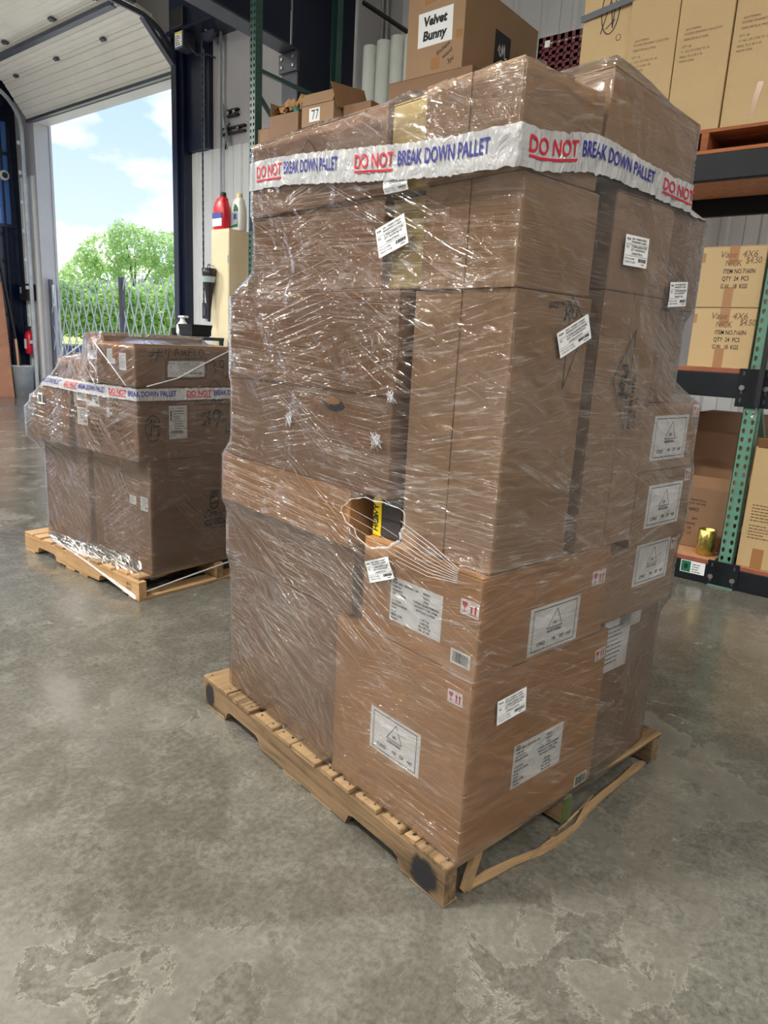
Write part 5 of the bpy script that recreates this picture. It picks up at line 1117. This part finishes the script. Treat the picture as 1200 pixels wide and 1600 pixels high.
k = Ink(); k.disc(1.078, .445, .032, .045); k.rect(1.05, .482, 1.108, .49); k.rect(1.06, .49, 1.098, .508); k.text('Craig B', 1.012, .36, .045, .18, .0, .35); k.rect(1.012, .315, 1.19, .348); k.text('MADE IN CHINA', 1.06, .293, .014, .1); k.build('printing', 'ink', c.root, c.fn('-y', .0012))
k = Ink(); k.text('IMPORTS', 1.03, .323, .018, .15, .02); k.disc(1.068, .452, .010, .012); k.disc(1.09, .456, .012, .010); k.poly([(1.058, .43), (1.098, .43), (1.078, .408)]); k.build('printing', 'kraft_dark', c.root, c.fn('-y', .0020))
EB = [c.e for k, c in Bx.items() if k != 'm1'] + [(.60, 1.1, 2.875, 3.352, .70, .88), (.61, 1.1, 2.875, 3.30, .88, .94), (.62, 1.1, 2.875, 3.23, .94, .985), (.63, 1.1, 2.875, 3.17, .985, 1.026)]
def ztop_b(x, y): return 1.30 - .10*sm(2.70, 2.95, y) - .075*sm(3.0, 3.35, y) - .035*(1-sm(2.3, 2.5, y))
WB = Wrap('stretch_wrap', 'clear stretch film wound round the lower load on the far pallet', FB, EB, (.95, 2.70), .10, 1.28, 'film_b', .0012, N=320, dz=.014, ztop=ztop_b, zbot=lambda x, y: .112 - .07*sm(2.2, 2.5, 2*2.3-y)*(1-sm(.6, .9, x)))
j0 = WB.find(1, 3.165, 1.02, '-x')
WB.band('pallet_tape', 'white printed warning tape wound round the far load', lambda x, y: .992+.01*sm(2.5, 3.3, y), lambda x, y: 1.050+.005*sm(2.5, 3.3, y), ((-.17, .36), (.245, .40), (.68, .44), (1.18, .44), (1.68, .44)), j0, .36, .44, .43)
def skirt():
    P = [(.668, 3.27, .15), (.668, 3.0, .16), (.672, 2.75, .18), (.676, 2.52, .19), (.68, 2.34, .17)]; Q = [(.625, 3.2, .12), (.605, 2.95, .115), (.597, 2.72, .09), (.594, 2.48, .05), (.592, 2.262, .012)]; n = 12; V = []; F = []; U = []
    for i in range(len(P)):
        for k in range(n):
            f = k/(n-1); V.append([P[i][a]+(Q[i][a]-P[i][a])*f + (.006*math.sin(k*2.4+i) if a == 0 else 0) for a in range(3)]); U.append((P[i][1]*1.0+f*.2, f*.25))
    F = [(i*n+k, (i+1)*n+k, (i+1)*n+k+1, i*n+k+1) for i in range(len(P)-1) for k in range(n-1)]
    me = bpy.data.meshes.new('film_skirt'); me.from_pydata(V, [], F); me.update(); ul = me.uv_layers.new(name='UVMap')
    for p in me.polygons:
        p.use_smooth = True
        for li in p.loop_indices: ul.data[li].uv = U[me.loops[li].vertex_index]
    mesh_obj('film_skirt', me, 'film_b', WB.root)
    MB().tube(Q, [.003, .005, .006, .006, .004], 6).build('film_strand', 'strand', WB.root, True)
skirt()
WB.strand([('-y', .68, 1.06, .004), ('-y', .85, 1.10, .008), ('-y', 1.0, 1.17, .008), ('-y', 1.19, 1.25, .004)], .0032)
WB.strand([('-x', 2.60, 1.25, .004), ('-x', 2.45, 1.15, .006), ('-x', 2.33, 1.06, .004)], .0028)
WB.strand([('-x', 2.9, 1.18, .01), ('-x', 2.6, 1.05, .01)], .0026); WB.strand([('-x', 3.1, 1.06, .008), ('-x', 3.0, 1.15, .012), ('-x', 2.75, 1.24, .008)], .0035)
MB().tube([(.655, 2.30, .10), (.61, 2.25, .04), (.9, 2.235, .075), (1.35, 2.24, .112)], .004, 6).build('film_strand', 'strand', WB.root)

# ------------------------------------------------------------------ lamps hung under the roof
for i, (x, y, LAMP_Z, LAMP_W) in enumerate(LAMPS):
    t = thing('ceiling_lamp', 'long white high bay lamp hanging under the roof, out of the picture', 'lamp', (x, y, LAMP_Z), group='high bay lamps')
    MB().box(-.17, .17, -.62, .62, 0, .07, bev=.01).build('housing', 'pvc', t); MB().box(-.15, .15, -.6, .6, -.012, -.001).build('diffuser', 'lampface', t); MB().box(-.12, .12, -.6, .6, .071, .08).build('added_upper_diffuser', 'lampface', t)
    for q in (-.4, .4): MB().tube([(.15, q, .07), (.15, q, CZ-LAMP_Z)], .006, 6).build('hanger', 'steel_dk', t)
    add_light('lamp_light', 'AREA', (x, y, LAMP_Z-.03), (0, 0, 0), LAMP_W, (1, .965, .90), .32, 1.2)
    add_light('added_uplight', 'AREA', (x, y, LAMP_Z+.1), (PI, 0, 0), UPLIGHT_FILL*(2.5 if LAMP_Z < 5 else 1), (1, .965, .90), .3, 1.2)  # added fill aimed upwards to brighten the door sections
